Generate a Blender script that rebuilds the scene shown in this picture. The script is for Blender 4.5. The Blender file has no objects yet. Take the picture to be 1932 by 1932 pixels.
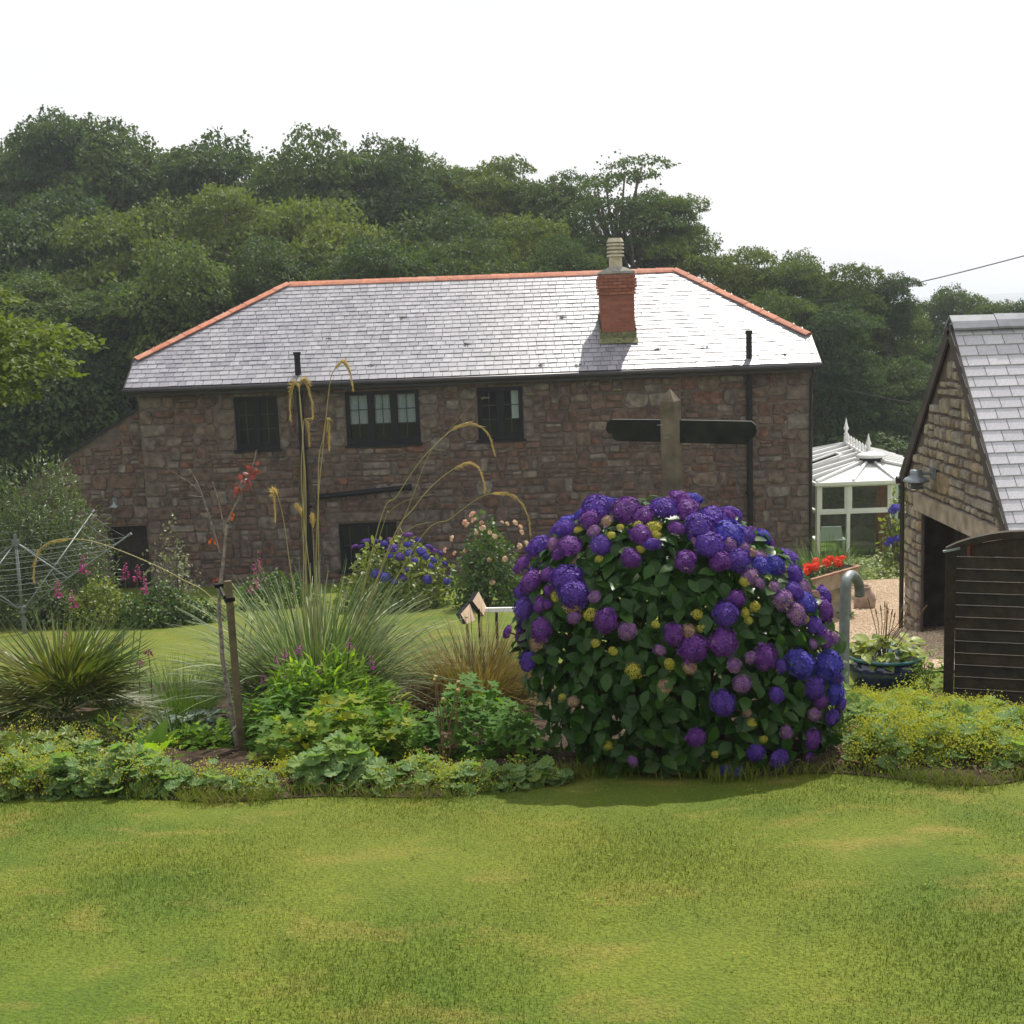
import bpy, math, random
import numpy as np
from mathutils import Vector, Matrix

rng = np.random.default_rng(11)
random.seed(5)
rad = math.radians
scene = bpy.context.scene
COL = scene.collection

# ---------------------------------------------------------------- camera
FOC = 2350.0                      # focal length in units of a 1932 px wide picture
PITCH, ROLL = rad(9.07), rad(2.12)
EYE = np.array([0.0, 0.0, 1.6])
_fw = np.array([0, math.cos(PITCH), -math.sin(PITCH)])
_r0 = np.array([1.0, 0, 0])
_u0 = np.array([0, math.sin(PITCH), math.cos(PITCH)])
_R = math.cos(ROLL) * _r0 - math.sin(ROLL) * _u0
_U = math.sin(ROLL) * _r0 + math.cos(ROLL) * _u0
cam_data = bpy.data.cameras.new('camera')
cam = bpy.data.objects.new('camera', cam_data)
COL.objects.link(cam)
cam_data.sensor_width = 36.0
cam_data.lens = 36.0 * FOC / 1932.0
cam_data.clip_start = 0.1
cam_data.clip_end = 12000
cam.matrix_world = Matrix(((_R[0], _U[0], -_fw[0], EYE[0]), (_R[1], _U[1], -_fw[1], EYE[1]),
                           (_R[2], _U[2], -_fw[2], EYE[2]), (0, 0, 0, 1)))
scene.camera = cam

# ---------------------------------------------------------------- light
SUN_EL, SUN_AZ = rad(56), rad(24)
world = bpy.data.worlds.new('World')
scene.world = world
world.use_nodes = True
wn, wl = world.node_tree.nodes, world.node_tree.links
wn.clear()
sky = wn.new('ShaderNodeTexSky')
sky.sky_type = 'NISHITA'
sky.sun_disc = False
sky.sun_elevation = SUN_EL
sky.sun_rotation = SUN_AZ
sky.air_density = 1.0
sky.dust_density = 4.0
sky.ozone_density = 1.0
wb = wn.new('ShaderNodeBackground')
wb.inputs['Strength'].default_value = 0.088
wo = wn.new('ShaderNodeOutputWorld')
# thin high cloud over the whole sky
tc = wn.new('ShaderNodeTexCoord')
mp = wn.new('ShaderNodeMapping'); mp.inputs['Scale'].default_value = (1.2, 1.2, 5.0)
nz = wn.new('ShaderNodeTexNoise'); nz.inputs['Scale'].default_value = 2.2; nz.inputs['Detail'].default_value = 5.0
rp = wn.new('ShaderNodeMapRange')
rp.inputs['From Min'].default_value = 0.30; rp.inputs['From Max'].default_value = 0.62
rp.inputs['To Min'].default_value = 0.72; rp.inputs['To Max'].default_value = 0.95
mx = wn.new('ShaderNodeMix'); mx.data_type = 'RGBA'
mx.inputs['B'].default_value = (9.5, 9.55, 9.65, 1)
wl.new(tc.outputs['Generated'], mp.inputs['Vector']); wl.new(mp.outputs['Vector'], nz.inputs['Vector'])
wl.new(nz.outputs['Fac'], rp.inputs['Value']); wl.new(rp.outputs['Result'], mx.inputs['Factor'])
wl.new(sky.outputs['Color'], mx.inputs['A']); wl.new(mx.outputs['Result'], wb.inputs['Color'])
wl.new(wb.outputs['Background'], wo.inputs['Surface'])

sd = bpy.data.lights.new('sun', 'SUN')
sd.energy = 4.2
sd.angle = rad(0.9)
sd.color = (1.0, 0.95, 0.86)
sun = bpy.data.objects.new('sun', sd)
COL.objects.link(sun)
sdir = Vector((math.sin(SUN_AZ) * math.cos(SUN_EL), math.cos(SUN_AZ) * math.cos(SUN_EL), math.sin(SUN_EL)))
sun.rotation_euler = sdir.to_track_quat('Z', 'Y').to_euler()
sun.location = sdir * 60

vs = scene.view_settings
vs.view_transform = 'Standard'
vs.look = 'None'
vs.exposure = 0.40
vs.gamma = 1.0
vs.use_curve_mapping = False
scene.render.engine = 'CYCLES'
scene.cycles.max_bounces = 6
scene.cycles.diffuse_bounces = 3
scene.cycles.glossy_bounces = 2
scene.cycles.volume_bounces = 0
scene.cycles.transparent_max_bounces = 8
scene.cycles.sample_clamp_indirect = 6.0

# ---------------------------------------------------------------- helpers
def nrm(v):
    v = np.asarray(v, float)
    return v / np.maximum(np.linalg.norm(v, axis=-1, keepdims=True), 1e-9)

def ray(px, py):
    return _fw + (px - 966) / FOC * _R - (py - 966) / FOC * _U

def at(px, py, y):
    "the point where the sight line of a picture point meets the upright plane at distance y"
    r = ray(px, py)
    return EYE + r * (y / r[1])

def onplane(px, py, p, n):
    r = ray(px, py); n = np.asarray(n, float)
    return EYE + r * (np.dot(np.asarray(p) - EYE, n) / np.dot(r, n))

_ky = [-40, -10, 0, 6, 9.4, 15.9, 22, 28.6, 34, 45, 60, 120, 400, 4000]
_kz = [3.5, 1.3, 0, -0.8, -1.5, -2.7, -3.55, -4.5, -4.95, -5.0, -5.0, -6, -14, -30]
_fy = np.arange(-40, 130, 0.25)
_fz = np.interp(_fy, _ky, _kz)
_fz = np.convolve(np.pad(_fz, 4, 'edge'), np.ones(9) / 9, 'valid')

def sstep(x, a, b):
    t = np.clip((np.asarray(x, float) - a) / (b - a), 0, 1)
    return t * t * (3 - 2 * t)

def terr(x, y):
    x = np.asarray(x, float); y = np.asarray(y, float)
    z = np.where(y < 125, np.interp(y, _fy, _fz), np.interp(y, _ky, _kz))
    hill = sstep(y, 44, 85) * (1 - sstep(y, 140, 400)) * (12.0 * (1 - sstep(x, -20, 10)) + 4.5 * (1 - sstep(x, 8, 20)))
    bumps = 0.02 * np.sin(x * 1.3 + 0.7 * y) * np.cos(y * 0.9 - 0.4 * x)
    dip = -0.5 * sstep(x, 6.2, 8.0) * sstep(y, 26, 31) * (1 - sstep(y, 45, 60))
    return z + hill + bumps + dip

def ground(px, py):
    r = ray(px, py)
    t = np.arange(1.5, 90, 0.02)
    p = EYE + r * t[:, None]
    i = np.argmax(p[:, 2] < terr(p[:, 0], p[:, 1]))
    return p[i]

def stand(px, y):
    "ground point at distance y under picture column px (near the picture row of the ground there)"
    z = float(terr(0, y)); x = 0.0
    for _ in range(4):
        d = np.array([x, y, z]) - EYE
        # row of that point
        py = 966 - FOC * (d @ _U) / (d @ _fw)
        x = at(px, py, y)[0]
        z = float(terr(x, y))
    return np.array([x, y, z])

def zoomer(x0, y0, s):
    return lambda zx, zy: ((x0 + zx / s) / 1.2671, (y0 + zy / s) / 1.2671)

ORG = {}

def thing(name, label, cat, loc, group=None):
    o = bpy.data.objects.new(name, None)
    o.empty_display_size = 0.2
    COL.objects.link(o)
    o.location = tuple(float(v) for v in loc)
    ORG[o.name] = np.array(loc, float)
    o['label'] = label; o['category'] = cat
    if group: o['group'] = group
    return o

def org(p):
    return ORG[p.name] if p is not None else np.zeros(3)

class MB:
    def __init__(self):
        self.v, self.f, self.t, self.n = [], [], [], 0
    def add(self, V, F, tint=None):
        V = np.asarray(V, float).reshape(-1, 3)
        self.v.append(V)
        if tint is None: tint = (rng.random(), rng.random())
        tint = np.asarray(tint, float)
        self.t.append(np.tile(tint, (len(V), 1)) if tint.ndim == 1 else tint)
        n = self.n
        self.f.extend([tuple(int(i) + n for i in f) for f in F])
        self.n += len(V)
        return self
    def box(self, x0, x1, y0, y1, z0, z1, tint=None):
        V = [(x, y, z) for x in (x0, x1) for y in (y0, y1) for z in (z0, z1)]
        return self.add(V, BOXF, tint)
    def obox(self, c, ax, ay, az, tint=None):
        "box from centre and three half-axis vectors"
        c, ax, ay, az = (np.asarray(a, float) for a in (c, ax, ay, az))
        V = [c + i * ax + j * ay + k * az for i in (-1, 1) for j in (-1, 1) for k in (-1, 1)]
        return self.add(V, BOXF, tint)
    def bar(self, p0, p1, w, h, up=(0, 0, 1), tint=None):
        p0, p1 = np.asarray(p0, float), np.asarray(p1, float)
        d = nrm(p1 - p0); s = nrm(np.cross(d, up)); u = np.cross(s, d)
        return self.obox((p0 + p1) / 2, (p1 - p0) / 2, s * w / 2, u * h / 2, tint)
    def tube(self, P, rr, n=8, tint=None, cap=True):
        P = np.asarray(P, float); m = len(P)
        rr = np.broadcast_to(np.asarray(rr, float), (m,))
        T = nrm(np.gradient(P, axis=0))
        ref = np.array([0, 0, 1.0]) if abs(T[0][2]) < 0.9 else np.array([1.0, 0, 0])
        s = nrm(np.cross(T[0], ref)); V = []
        for i in range(m):
            s = nrm(s - T[i] * np.dot(s, T[i])); u = np.cross(T[i], s)
            for k in range(n):
                a = 2 * math.pi * k / n
                V.append(P[i] + rr[i] * (math.cos(a) * s + math.sin(a) * u))
        Fc = [(i * n + k, i * n + (k + 1) % n, (i + 1) * n + (k + 1) % n, (i + 1) * n + k)
              for i in range(m - 1) for k in range(n)]
        if cap:
            Fc.append(tuple(range(n))[::-1]); Fc.append(tuple(range((m - 1) * n, m * n)))
        return self.add(V, Fc, tint)
    def lathe(self, prof, c=(0, 0, 0), n=20, tint=None, sx=1, sy=1):
        V = []; c = np.asarray(c, float); m = len(prof)
        for r, z in prof:
            for k in range(n):
                a = 2 * math.pi * k / n
                V.append(c + np.array([r * math.cos(a) * sx, r * math.sin(a) * sy, z]))
        Fc = [(i * n + k, i * n + (k + 1) % n, (i + 1) * n + (k + 1) % n, (i + 1) * n + k)
              for i in range(m - 1) for k in range(n)]
        Fc.append(tuple(range(n))[::-1]); Fc.append(tuple(range((m - 1) * n, m * n)))
        return self.add(V, Fc, tint)
    def quad(self, a, b, c, d, tint=None):
        return self.add([a, b, c, d], [(0, 1, 2, 3)], tint)
    def mesh(self, name, mat, o=np.zeros(3), smooth=False):
        me = bpy.data.meshes.new(name)
        V = np.concatenate(self.v) - o
        me.from_pydata(V.tolist(), [], self.f)
        T = np.concatenate(self.t)
        at_ = me.attributes.new('tint', 'FLOAT_COLOR', 'POINT')
        C = np.ones((len(V), 4), np.float32); C[:, :2] = T[:, :2]
        at_.data.foreach_set('color', C.ravel())
        if smooth: me.polygons.foreach_set('use_smooth', [True] * len(me.polygons))
        if mat is not None: me.materials.append(mat)
        me.update()
        return me
    def build(self, name, mat, parent=None, smooth=False, kind=None):
        o_ = org(parent)
        ob = bpy.data.objects.new(name, self.mesh(name, mat, o_, smooth))
        COL.objects.link(ob)
        if parent is not None:
            ob.parent = parent
            ORG[ob.name] = o_
        else:
            ORG[ob.name] = np.zeros(3)
        if kind: ob['kind'] = kind
        return ob

BOXF = [(0, 1, 3, 2), (4, 6, 7, 5), (0, 4, 5, 1), (2, 3, 7, 6), (0, 2, 6, 4), (1, 5, 7, 3)]

def tag(o, label, cat, group=None):
    o['label'] = label; o['category'] = cat
    if group: o['group'] = group
    return o

def frames(P, ydir, zdir, s):
    "N matrices: leaf axis along y, face along z"
    P = np.asarray(P, float); N = len(P)
    y = nrm(ydir); x = nrm(np.cross(y, zdir)); z = np.cross(x, y)
    s = np.asarray(s, float)
    if s.ndim == 0: s = np.full(N, float(s))
    if s.ndim == 1: s = np.stack([s, s, s], 1)
    M = np.zeros((N, 4, 4)); M[:, 3, 3] = 1
    M[:, :3, 0] = x * s[:, :1]; M[:, :3, 1] = y * s[:, 1:2]; M[:, :3, 2] = z * s[:, 2:3]
    M[:, :3, 3] = P
    return M

def fast_mesh(name, V, L, counts, T, mat, smooth=False):
    me = bpy.data.meshes.new(name)
    me.vertices.add(len(V)); me.vertices.foreach_set('co', np.asarray(V, np.float32).ravel())
    me.loops.add(len(L)); me.loops.foreach_set('vertex_index', np.asarray(L, np.int32))
    starts = np.concatenate([[0], np.cumsum(counts)[:-1]]).astype(np.int32)
    me.polygons.add(len(counts)); me.polygons.foreach_set('loop_start', starts)
    try: me.polygons.foreach_set('loop_total', np.asarray(counts, np.int32))
    except Exception: pass
    at_ = me.attributes.new('tint', 'FLOAT_COLOR', 'POINT')
    C = np.ones((len(V), 4), np.float32); C[:, :2] = T
    at_.data.foreach_set('color', C.ravel())
    me.polygons.foreach_set('use_smooth', [bool(smooth)] * len(counts))
    if mat is not None: me.materials.append(mat)
    me.update(calc_edges=True)
    return me

def inst_mesh(name, protos, idx, M, mat, o=np.zeros(3), T=None, smooth=False):
    idx = np.asarray(idx); Vs, Ls, Cs, Ts = [], [], [], []
    base = 0
    if T is None: T = rng.random((len(M), 2))
    for k, (PV, PF) in enumerate(protos):
        sel = np.where(idx == k)[0]
        if not len(sel): continue
        PV = np.asarray(PV, float)
        W = np.einsum('nij,vj->nvi', M[sel][:, :3, :3], PV) + M[sel][:, None, :3, 3] - o
        nv = len(PV)
        flat = np.array([i for f in PF for i in f]); cnt = [len(f) for f in PF]
        Vs.append(W.reshape(-1, 3))
        Ls.append((flat[None, :] + (np.arange(len(sel)) * nv)[:, None] + base).ravel())
        Cs.append(np.tile(cnt, len(sel)))
        Ts.append(np.repeat(T[sel], nv, axis=0))
        base += nv * len(sel)
    return fast_mesh(name, np.concatenate(Vs), np.concatenate(Ls), np.concatenate(Cs), np.concatenate(Ts), mat, smooth)

def link(name, me, parent, M=None, kind=None):
    ob = bpy.data.objects.new(name, me)
    COL.objects.link(ob)
    if parent is not None: ob.parent = parent
    if M is not None:
        M = np.array(M, float)
        M[:3, 3] -= org(parent)
        ob.matrix_basis = Matrix(M.tolist())
    if kind: ob['kind'] = kind
    ORG[ob.name] = org(parent)
    return ob

_pm = {}
def proto_mesh(key, VF, mat, smooth=False):
    k = (key, mat.name)
    if k not in _pm:
        mb = MB(); mb.add(VF[0], VF[1], (0.0, 0.5)); _pm[k] = mb.mesh(key, mat, smooth=smooth)
    return _pm[k]

def pieces(parent, name, protos, idx, M, mat, limit=300, rest=None, smooth=False, order=None):
    "the first `limit` copies are objects of their own, the rest one joined part"
    N = len(M); idx = np.asarray(idx)
    if order is None: order = np.arange(N)
    for i in order[:limit]:
        link(name, proto_mesh(name + '_%d_%s' % (idx[i], id(protos) % 99991), protos[idx[i]], mat, smooth), parent, M[i])
    r = order[limit:]
    if len(r):
        ob = link(rest or name, inst_mesh(rest or name, protos, idx[r], M[r], mat, org(parent), None, smooth), parent)
        ob['kind'] = 'stuff'

def blades(base, az, lean, curve, L, w, seg=5, tint=None):
    "curved tapering blades: V, F as arrays"
    N = len(base); s = np.linspace(0, 1, seg + 1)
    th = lean[:, None] + curve[:, None] * s[None, :]
    ds = L[:, None] / seg
    thm = (th[:, :-1] + th[:, 1:]) / 2
    hr = np.concatenate([np.zeros((N, 1)), np.cumsum(np.sin(thm) * ds, 1)], 1)
    hz = np.concatenate([np.zeros((N, 1)), np.cumsum(np.cos(thm) * ds, 1)], 1)
    ca, sa = np.cos(az)[:, None], np.sin(az)[:, None]
    C = np.stack([base[:, :1] + hr * ca, base[:, 1:2] + hr * sa, base[:, 2:3] + hz], 2)
    wd = np.broadcast_to(np.asarray(w, float), (N,))[:, None] * (0.25 + 0.75 * np.sin(np.pi * np.clip(0.25 + 0.75 * s, 0, 1)))[None, :]
    tw = rng.uniform(-0.6, 0.6, (N, 1))
    px = np.stack([-sa * np.cos(tw) + 0 * hr, ca * np.cos(tw) + 0 * hr, np.sin(tw) + 0 * hr], 2)
    A = C - px * wd[:, :, None] / 2; B = C + px * wd[:, :, None] / 2
    V = np.stack([A, B], 2).reshape(-1, 3)
    q = []
    for k in range(seg): q += [2 * k, 2 * k + 1, 2 * k + 3, 2 * k + 2]
    Lp = (np.array(q)[None, :] + (np.arange(N) * (seg + 1) * 2)[:, None]).ravel()
    T = np.repeat(rng.random((N, 2)) if tint is None else tint, (seg + 1) * 2, axis=0)
    return V, Lp, np.full(N * seg, 4), T

def blade_obj(name, parent, mat, *a, kind='stuff', **k):
    V, Lp, c, T = blades(*a, **k)
    return link(name, fast_mesh(name, V - org(parent), Lp, c, T, mat, True), parent, kind=kind)

def crv(P, n=24):
    P = np.asarray(P, float)
    if len(P) < 3: return np.array([P[0] + (P[-1] - P[0]) * t for t in np.linspace(0, 1, n)])
    Q = np.vstack([2 * P[0] - P[1], P, 2 * P[-1] - P[-2]]); out = []
    m = len(P) - 1
    for t in np.linspace(0, m - 1e-6, n):
        i = int(t); u = t - i; a, b, c, d = Q[i:i + 4]
        out.append(0.5 * (2 * b + (c - a) * u + (2 * a - 5 * b + 4 * c - d) * u * u + (3 * b - a - 3 * c + d) * u ** 3))
    return np.array(out)

# ---------------------------------------------------------------- materials
def mat(name, cols, rough=0.7, spec=0.3, noise=(6, 0.35), bump=None, trans=0.0, metal=0.0, tcol=None, varr=None, coat=0.0):
    m = bpy.data.materials.new(name); m.use_nodes = True
    nt = m.node_tree; N, Lk = nt.nodes, nt.links
    b = N['Principled BSDF']; out = N['Material Output']
    b.inputs['Roughness'].default_value = rough
    b.inputs['Specular IOR Level'].default_value = spec
    b.inputs['Metallic'].default_value = metal
    if coat: b.inputs['Coat Weight'].default_value = coat
    at_ = N.new('ShaderNodeAttribute'); at_.attribute_name = 'tint'
    oi = N.new('ShaderNodeObjectInfo')
    sp = N.new('ShaderNodeSeparateColor'); Lk.new(at_.outputs['Color'], sp.inputs['Color'])
    ad = N.new('ShaderNodeMath'); ad.operation = 'ADD'
    Lk.new(sp.outputs['Red'], ad.inputs[0]); Lk.new(oi.outputs['Random'], ad.inputs[1])
    fr = N.new('ShaderNodeMath'); fr.operation = 'FRACT'; Lk.new(ad.outputs[0], fr.inputs[0])
    if len(cols) == 1: cols = [cols[0], cols[0]]
    cr = N.new('ShaderNodeValToRGB')
    el = cr.color_ramp.elements
    while len(el) < len(cols): el.new(0.5)
    for i, c in enumerate(cols):
        el[i].position = i / max(1, len(cols) - 1); el[i].color = (*c, 1)
    Lk.new(fr.outputs[0], cr.inputs['Fac'])
    col = cr.outputs['Color']
    if varr:      # each object a little lighter or darker, yellower or bluer
        vm = N.new('ShaderNodeMix'); vm.data_type = 'RGBA'
        vm.inputs['A'].default_value = (*varr[0], 1); vm.inputs['B'].default_value = (*varr[1], 1)
        Lk.new(oi.outputs['Random'], vm.inputs['Factor'])
        vx = N.new('ShaderNodeVectorMath'); vx.operation = 'MULTIPLY'
        Lk.new(col, vx.inputs[0]); Lk.new(vm.outputs['Result'], vx.inputs[1]); col = vx.outputs['Vector']
        Lk.new(sp.outputs['Red'], cr.inputs['Fac'])
    if noise:
        co = N.new('ShaderNodeTexCoord')
        nz = N.new('ShaderNodeTexNoise'); nz.inputs['Scale'].default_value = noise[0]; nz.inputs['Detail'].default_value = 5
        Lk.new(co.outputs['Object'], nz.inputs['Vector'])
        mr = N.new('ShaderNodeMapRange'); mr.inputs['From Min'].default_value = 0.3; mr.inputs['From Max'].default_value = 0.7
        mr.inputs['To Min'].default_value = 1 - noise[1]; mr.inputs['To Max'].default_value = 1 + noise[1]
        Lk.new(nz.outputs['Fac'], mr.inputs['Value'])
        mu = N.new('ShaderNodeVectorMath'); mu.operation = 'SCALE'
        Lk.new(col, mu.inputs[0]); Lk.new(mr.outputs['Result'], mu.inputs['Scale'])
        col = mu.outputs['Vector']
    Lk.new(col, b.inputs['Base Color'])
    if bump:
        co2 = N.new('ShaderNodeTexCoord')
        n2 = N.new('ShaderNodeTexNoise'); n2.inputs['Scale'].default_value = bump[0]; n2.inputs['Detail'].default_value = 6
        Lk.new(co2.outputs['Object'], n2.inputs['Vector'])
        bp = N.new('ShaderNodeBump'); bp.inputs['Strength'].default_value = bump[1]; bp.inputs['Distance'].default_value = bump[2]
        Lk.new(n2.outputs['Fac'], bp.inputs['Height']); Lk.new(bp.outputs['Normal'], b.inputs['Normal'])
    if trans:
        tr = N.new('ShaderNodeBsdfTranslucent'); ms = N.new('ShaderNodeMixShader')
        ms.inputs['Fac'].default_value = trans
        if tcol:
            mc = N.new('ShaderNodeVectorMath'); mc.operation = 'MULTIPLY'; mc.inputs[1].default_value = tcol
            Lk.new(col, mc.inputs[0]); Lk.new(mc.outputs['Vector'], tr.inputs['Color'])
        else: Lk.new(col, tr.inputs['Color'])
        Lk.new(b.outputs['BSDF'], ms.inputs[1]); Lk.new(tr.outputs['BSDF'], ms.inputs[2])
        Lk.new(ms.outputs['Shader'], out.inputs['Surface'])
    return m

def leafmat(name, cols, rough=0.45, spec=0.35, trans=0.35, tcol=(1.5, 1.6, 0.6), noise=(3, 0.2), varr=None):
    return mat(name, cols, rough, spec, noise, None, trans, 0, tcol, varr)

m_tree = leafmat('tree_leaf', [(.05, .085, .022), (.075, .115, .03), (.11, .155, .035), (.07, .11, .035), (.095, .14, .03)], .6, .2, trans=0.32, varr=((.55, .64, .80), (1.05, 1.02, .85)))
m_tree2 = leafmat('tree_leaf_light', [(.085, .125, .028), (.115, .165, .035), (.15, .19, .04)], .6, .2, trans=0.32, varr=((.55, .60, .70), (1.1, 1.0, .8)))
m_bark = mat('bark', [(.10, .085, .065), (.16, .14, .11)], .9, .1, (9, .4), (30, .6, .02))
m_stone = mat('granite', [(.138, .087, .066), (.103, .070, .056), (.15, .107, .085), (.115, .094, .082), (.148, .075, .053), (.09, .065, .055), (.19, .16, .138), (.13, .075, .055), (.112, .078, .065)], .88, .2, (7, .5), (38, .7, .02))
m_mortar = mat('mortar', [(.122, .096, .084)], .95, .1, (5, .35), (60, .6, .01))
m_slate = mat('slate', [(.20, .195, .225), (.26, .25, .285), (.17, .17, .20), (.30, .29, .32), (.235, .225, .255)], .40, .62, (9, .22), (25, .25, .006))
m_slate2 = mat('shed_slate', [(.40, .39, .425), (.46, .45, .48), (.50, .49, .52)], .30, .7, (8, .15), (20, .2, .005))
m_under = mat('roof_underlay', [(.03, .03, .035)], .9, .1, None)
m_red = mat('red_ridge_tile', [(.42, .15, .085), (.48, .19, .115), (.38, .14, .085), (.46, .21, .14)], .75, .25, (8, .22), (50, .3, .005))
m_brick = mat('red_brick', [(.27, .085, .05), (.21, .07, .045), (.31, .11, .07), (.24, .095, .065)], .85, .2, (14, .3), (60, .5, .006))
m_bmortar = mat('brick_mortar', [(.24, .13, .095)], .95, .1, (9, .3))
m_lead = mat('mossy_flashing', [(.10, .105, .05), (.15, .15, .07)], .85, .2, (14, .6), (40, .4, .01))
m_cement = mat('cement', [(.24, .23, .20)], .9, .2, (10, .3), (40, .4, .01))
m_pot = mat('buff_clay', [(.46, .40, .30)], .8, .2, (9, .25), (40, .3, .004))
m_black = mat('black_paint', [(.006, .006, .008)], .5, .2, (5, .3))
m_gutter = mat('dark_gutter', [(.018, .014, .017)], .4, .45, (5, .4))
m_upvc = mat('white_plastic', [(.78, .78, .76)], .35, .45, (3, .06))
m_woodold = mat('weathered_post', [(.13, .11, .08), (.15, .125, .09)], .85, .2, (8, .4), (35, .6, .01))
m_wooddk = mat('dark_board', [(.018, .014, .010), (.028, .021, .014), (.022, .017, .013)], .7, .3, (10, .45), (30, .5, .01))
m_woodgate = mat('gate_board', [(.024, .018, .010), (.032, .024, .013), (.020, .016, .010)], .75, .25, (10, .45), (30, .5, .01))
m_galv = mat('galvanised_steel', [(.22, .245, .245)], .5, .5, (12, .3), (40, .15, .003), metal=.35)
m_airer = mat('airer_metal', [(.17, .19, .19)], .45, .5, None, metal=.4)
m_line = mat('washing_line', [(.30, .33, .33)], .6, .3, None)
m_net = mat('net_curtain_or_daylight', [(.62, .62, .64)], .9, .1, (40, .25), None, .25)
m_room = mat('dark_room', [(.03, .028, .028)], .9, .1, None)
m_pale = mat('pale_wall', [(.72, .72, .70)], .9, .1, None)
m_soil = mat('bed_soil', [(.055, .038, .026)], .95, .1, (14, .6), (40, 1.0, .03))
m_trough = mat('trough_stone', [(.36, .31, .24)], .85, .2, (7, .35), (30, .4, .01))
m_troughrim = mat('trough_rust', [(.28, .16, .10)], .8, .2, (12, .35))
m_bluepot = mat('blue_glaze', [(.006, .015, .06)], .12, .6, (4, .4), coat=.6)
m_rimpot = mat('blue_glaze_rim', [(.02, .12, .15)], .15, .6, (4, .3), coat=.6)
m_jar = mat('stone_jar', [(.30, .22, .17)], .7, .3, (8, .3))
m_gravel = mat('gravel_stone', [(.52, .38, .25), (.60, .47, .33), (.40, .29, .20), (.66, .56, .43), (.48, .33, .22)], .85, .2, None)
m_gravbase = mat('gravel_bed', [(.44, .32, .21)], .95, .1, (40, .45), (120, 1.0, .03))
m_stipa = leafmat('feather_grass_leaf', [(.055, .11, .025), (.09, .15, .04), (.15, .20, .07), (.045, .09, .02), (.38, .41, .24), (.07, .12, .03), (.26, .30, .14)], .5, .3, .3, (1.1, 1.2, .7))
m_stalk = mat('grass_stalk', [(.30, .28, .10), (.36, .30, .13)], .6, .3, None)
m_plume = leafmat('golden_plume', [(.46, .34, .11), (.56, .44, .18), (.64, .54, .28)], .6, .2, .4, (1.1, 1.05, .8))
m_gold = leafmat('golden_grass_leaf', [(.15, .15, .03), (.22, .17, .05), (.10, .125, .025), (.28, .20, .08), (.18, .10, .04), (.08, .11, .02)], .5, .3, .35, (1.2, 1.1, .6))
m_green = leafmat('green_blade', [(.05, .10, .02), (.08, .14, .03), (.11, .17, .035)])
m_palm = leafmat('palm_leaf', [(.05, .09, .018), (.08, .12, .022), (.17, .16, .045), (.10, .13, .03)], .45, .35, .25)
m_hyleaf = leafmat('hydrangea_leaf', [(.018, .056, .010), (.027, .076, .012), (.042, .105, .014), (.02, .06, .012)], .38, .3, .38)
m_hystem = mat('hydrangea_stem', [(.12, .085, .05)], .9, .1, (9, .3))
FLC = {'V': [(.085, .035, .28), (.12, .05, .36), (.065, .028, .23), (.155, .075, .40)],
       'P': [(.13, .032, .23), (.17, .045, .28), (.10, .026, .20), (.21, .075, .30)],
       'B': [(.05, .04, .33), (.07, .055, .42), (.04, .034, .28), (.11, .09, .44)],
       'L': [(.26, .115, .30), (.20, .08, .31), (.33, .20, .25), (.16, .065, .29)],
       'M': [(.36, .26, .10), (.28, .13, .18), (.42, .34, .13), (.22, .10, .20)],
       'Y': [(.42, .38, .05), (.48, .42, .07), (.34, .34, .05)]}
m_fl = {k: mat('floret_' + {'V': 'violet', 'P': 'purple', 'B': 'blue', 'L': 'lilac', 'M': 'mixed', 'Y': 'lemon'}[k], v, .6, .2, (20, .15), None, .25) for k, v in FLC.items()}
m_lime = leafmat('lime_leaf', [(.10, .16, .028), (.14, .20, .03), (.18, .22, .035)])
m_ger = leafmat('geranium_leaf', [(.11, .20, .025), (.155, .25, .034), (.30, .31, .026), (.085, .165, .025), (.13, .225, .045)], .6, .15, .48, (1.7, 1.7, .6))
m_gerd = leafmat('geranium_leaf_dark', [(.06, .15, .023), (.085, .185, .028), (.12, .22, .032)], .6, .15, .45, (1.7, 1.7, .6))
m_alch = leafmat('mantle_leaf', [(.15, .245, .085), (.19, .29, .12), (.13, .215, .065), (.20, .285, .065)], .6, .25, .4)
m_froth = leafmat('mantle_flower', [(.40, .43, .05), (.48, .48, .06), (.33, .39, .05)], .7, .1, .35, (1, 1, .8))
m_grey = leafmat('grey_leaf', [(.12, .17, .13), (.18, .23, .18), (.10, .15, .10)], .6, .3, .2)
m_lance = leafmat('lance_leaf', [(.13, .24, .024), (.18, .30, .03), (.10, .19, .024), (.24, .35, .042)], .5, .2, .5, (1.7, 1.7, .6))
m_willow = leafmat('willow_leaf', [(.065, .10, .035), (.09, .13, .05), (.13, .17, .08), (.05, .085, .03)], .4, .4, .3)
m_silver = leafmat('silver_leaf', [(.12, .14, .085), (.20, .22, .14), (.09, .11, .06), (.28, .30, .21)], .45, .4, .25)
m_shrub = leafmat('shrub_leaf', [(.04, .085, .02), (.065, .12, .025), (.09, .14, .03)])
m_yshrub = leafmat('yellow_shrub_leaf', [(.13, .18, .025), (.19, .22, .035), (.08, .13, .025), (.24, .25, .05)])
m_pink = mat('pink_flower', [(.34, .045, .18), (.42, .08, .23), (.28, .035, .14)], .6, .2, None, None, .3)
m_rosef = mat('blush_flower', [(.70, .42, .30), (.62, .22, .22), (.75, .58, .40), (.72, .68, .35)], .6, .2, None, None, .25)
m_redleaf = leafmat('red_leaf', [(.20, .045, .04), (.30, .11, .09), (.24, .045, .06)], .4, .4, .35, (1.2, .9, .8))
m_orange = leafmat('orange_leaf', [(.42, .09, .02), (.46, .15, .04)], .5, .3, .4, (1.2, 1, .6))
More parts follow.
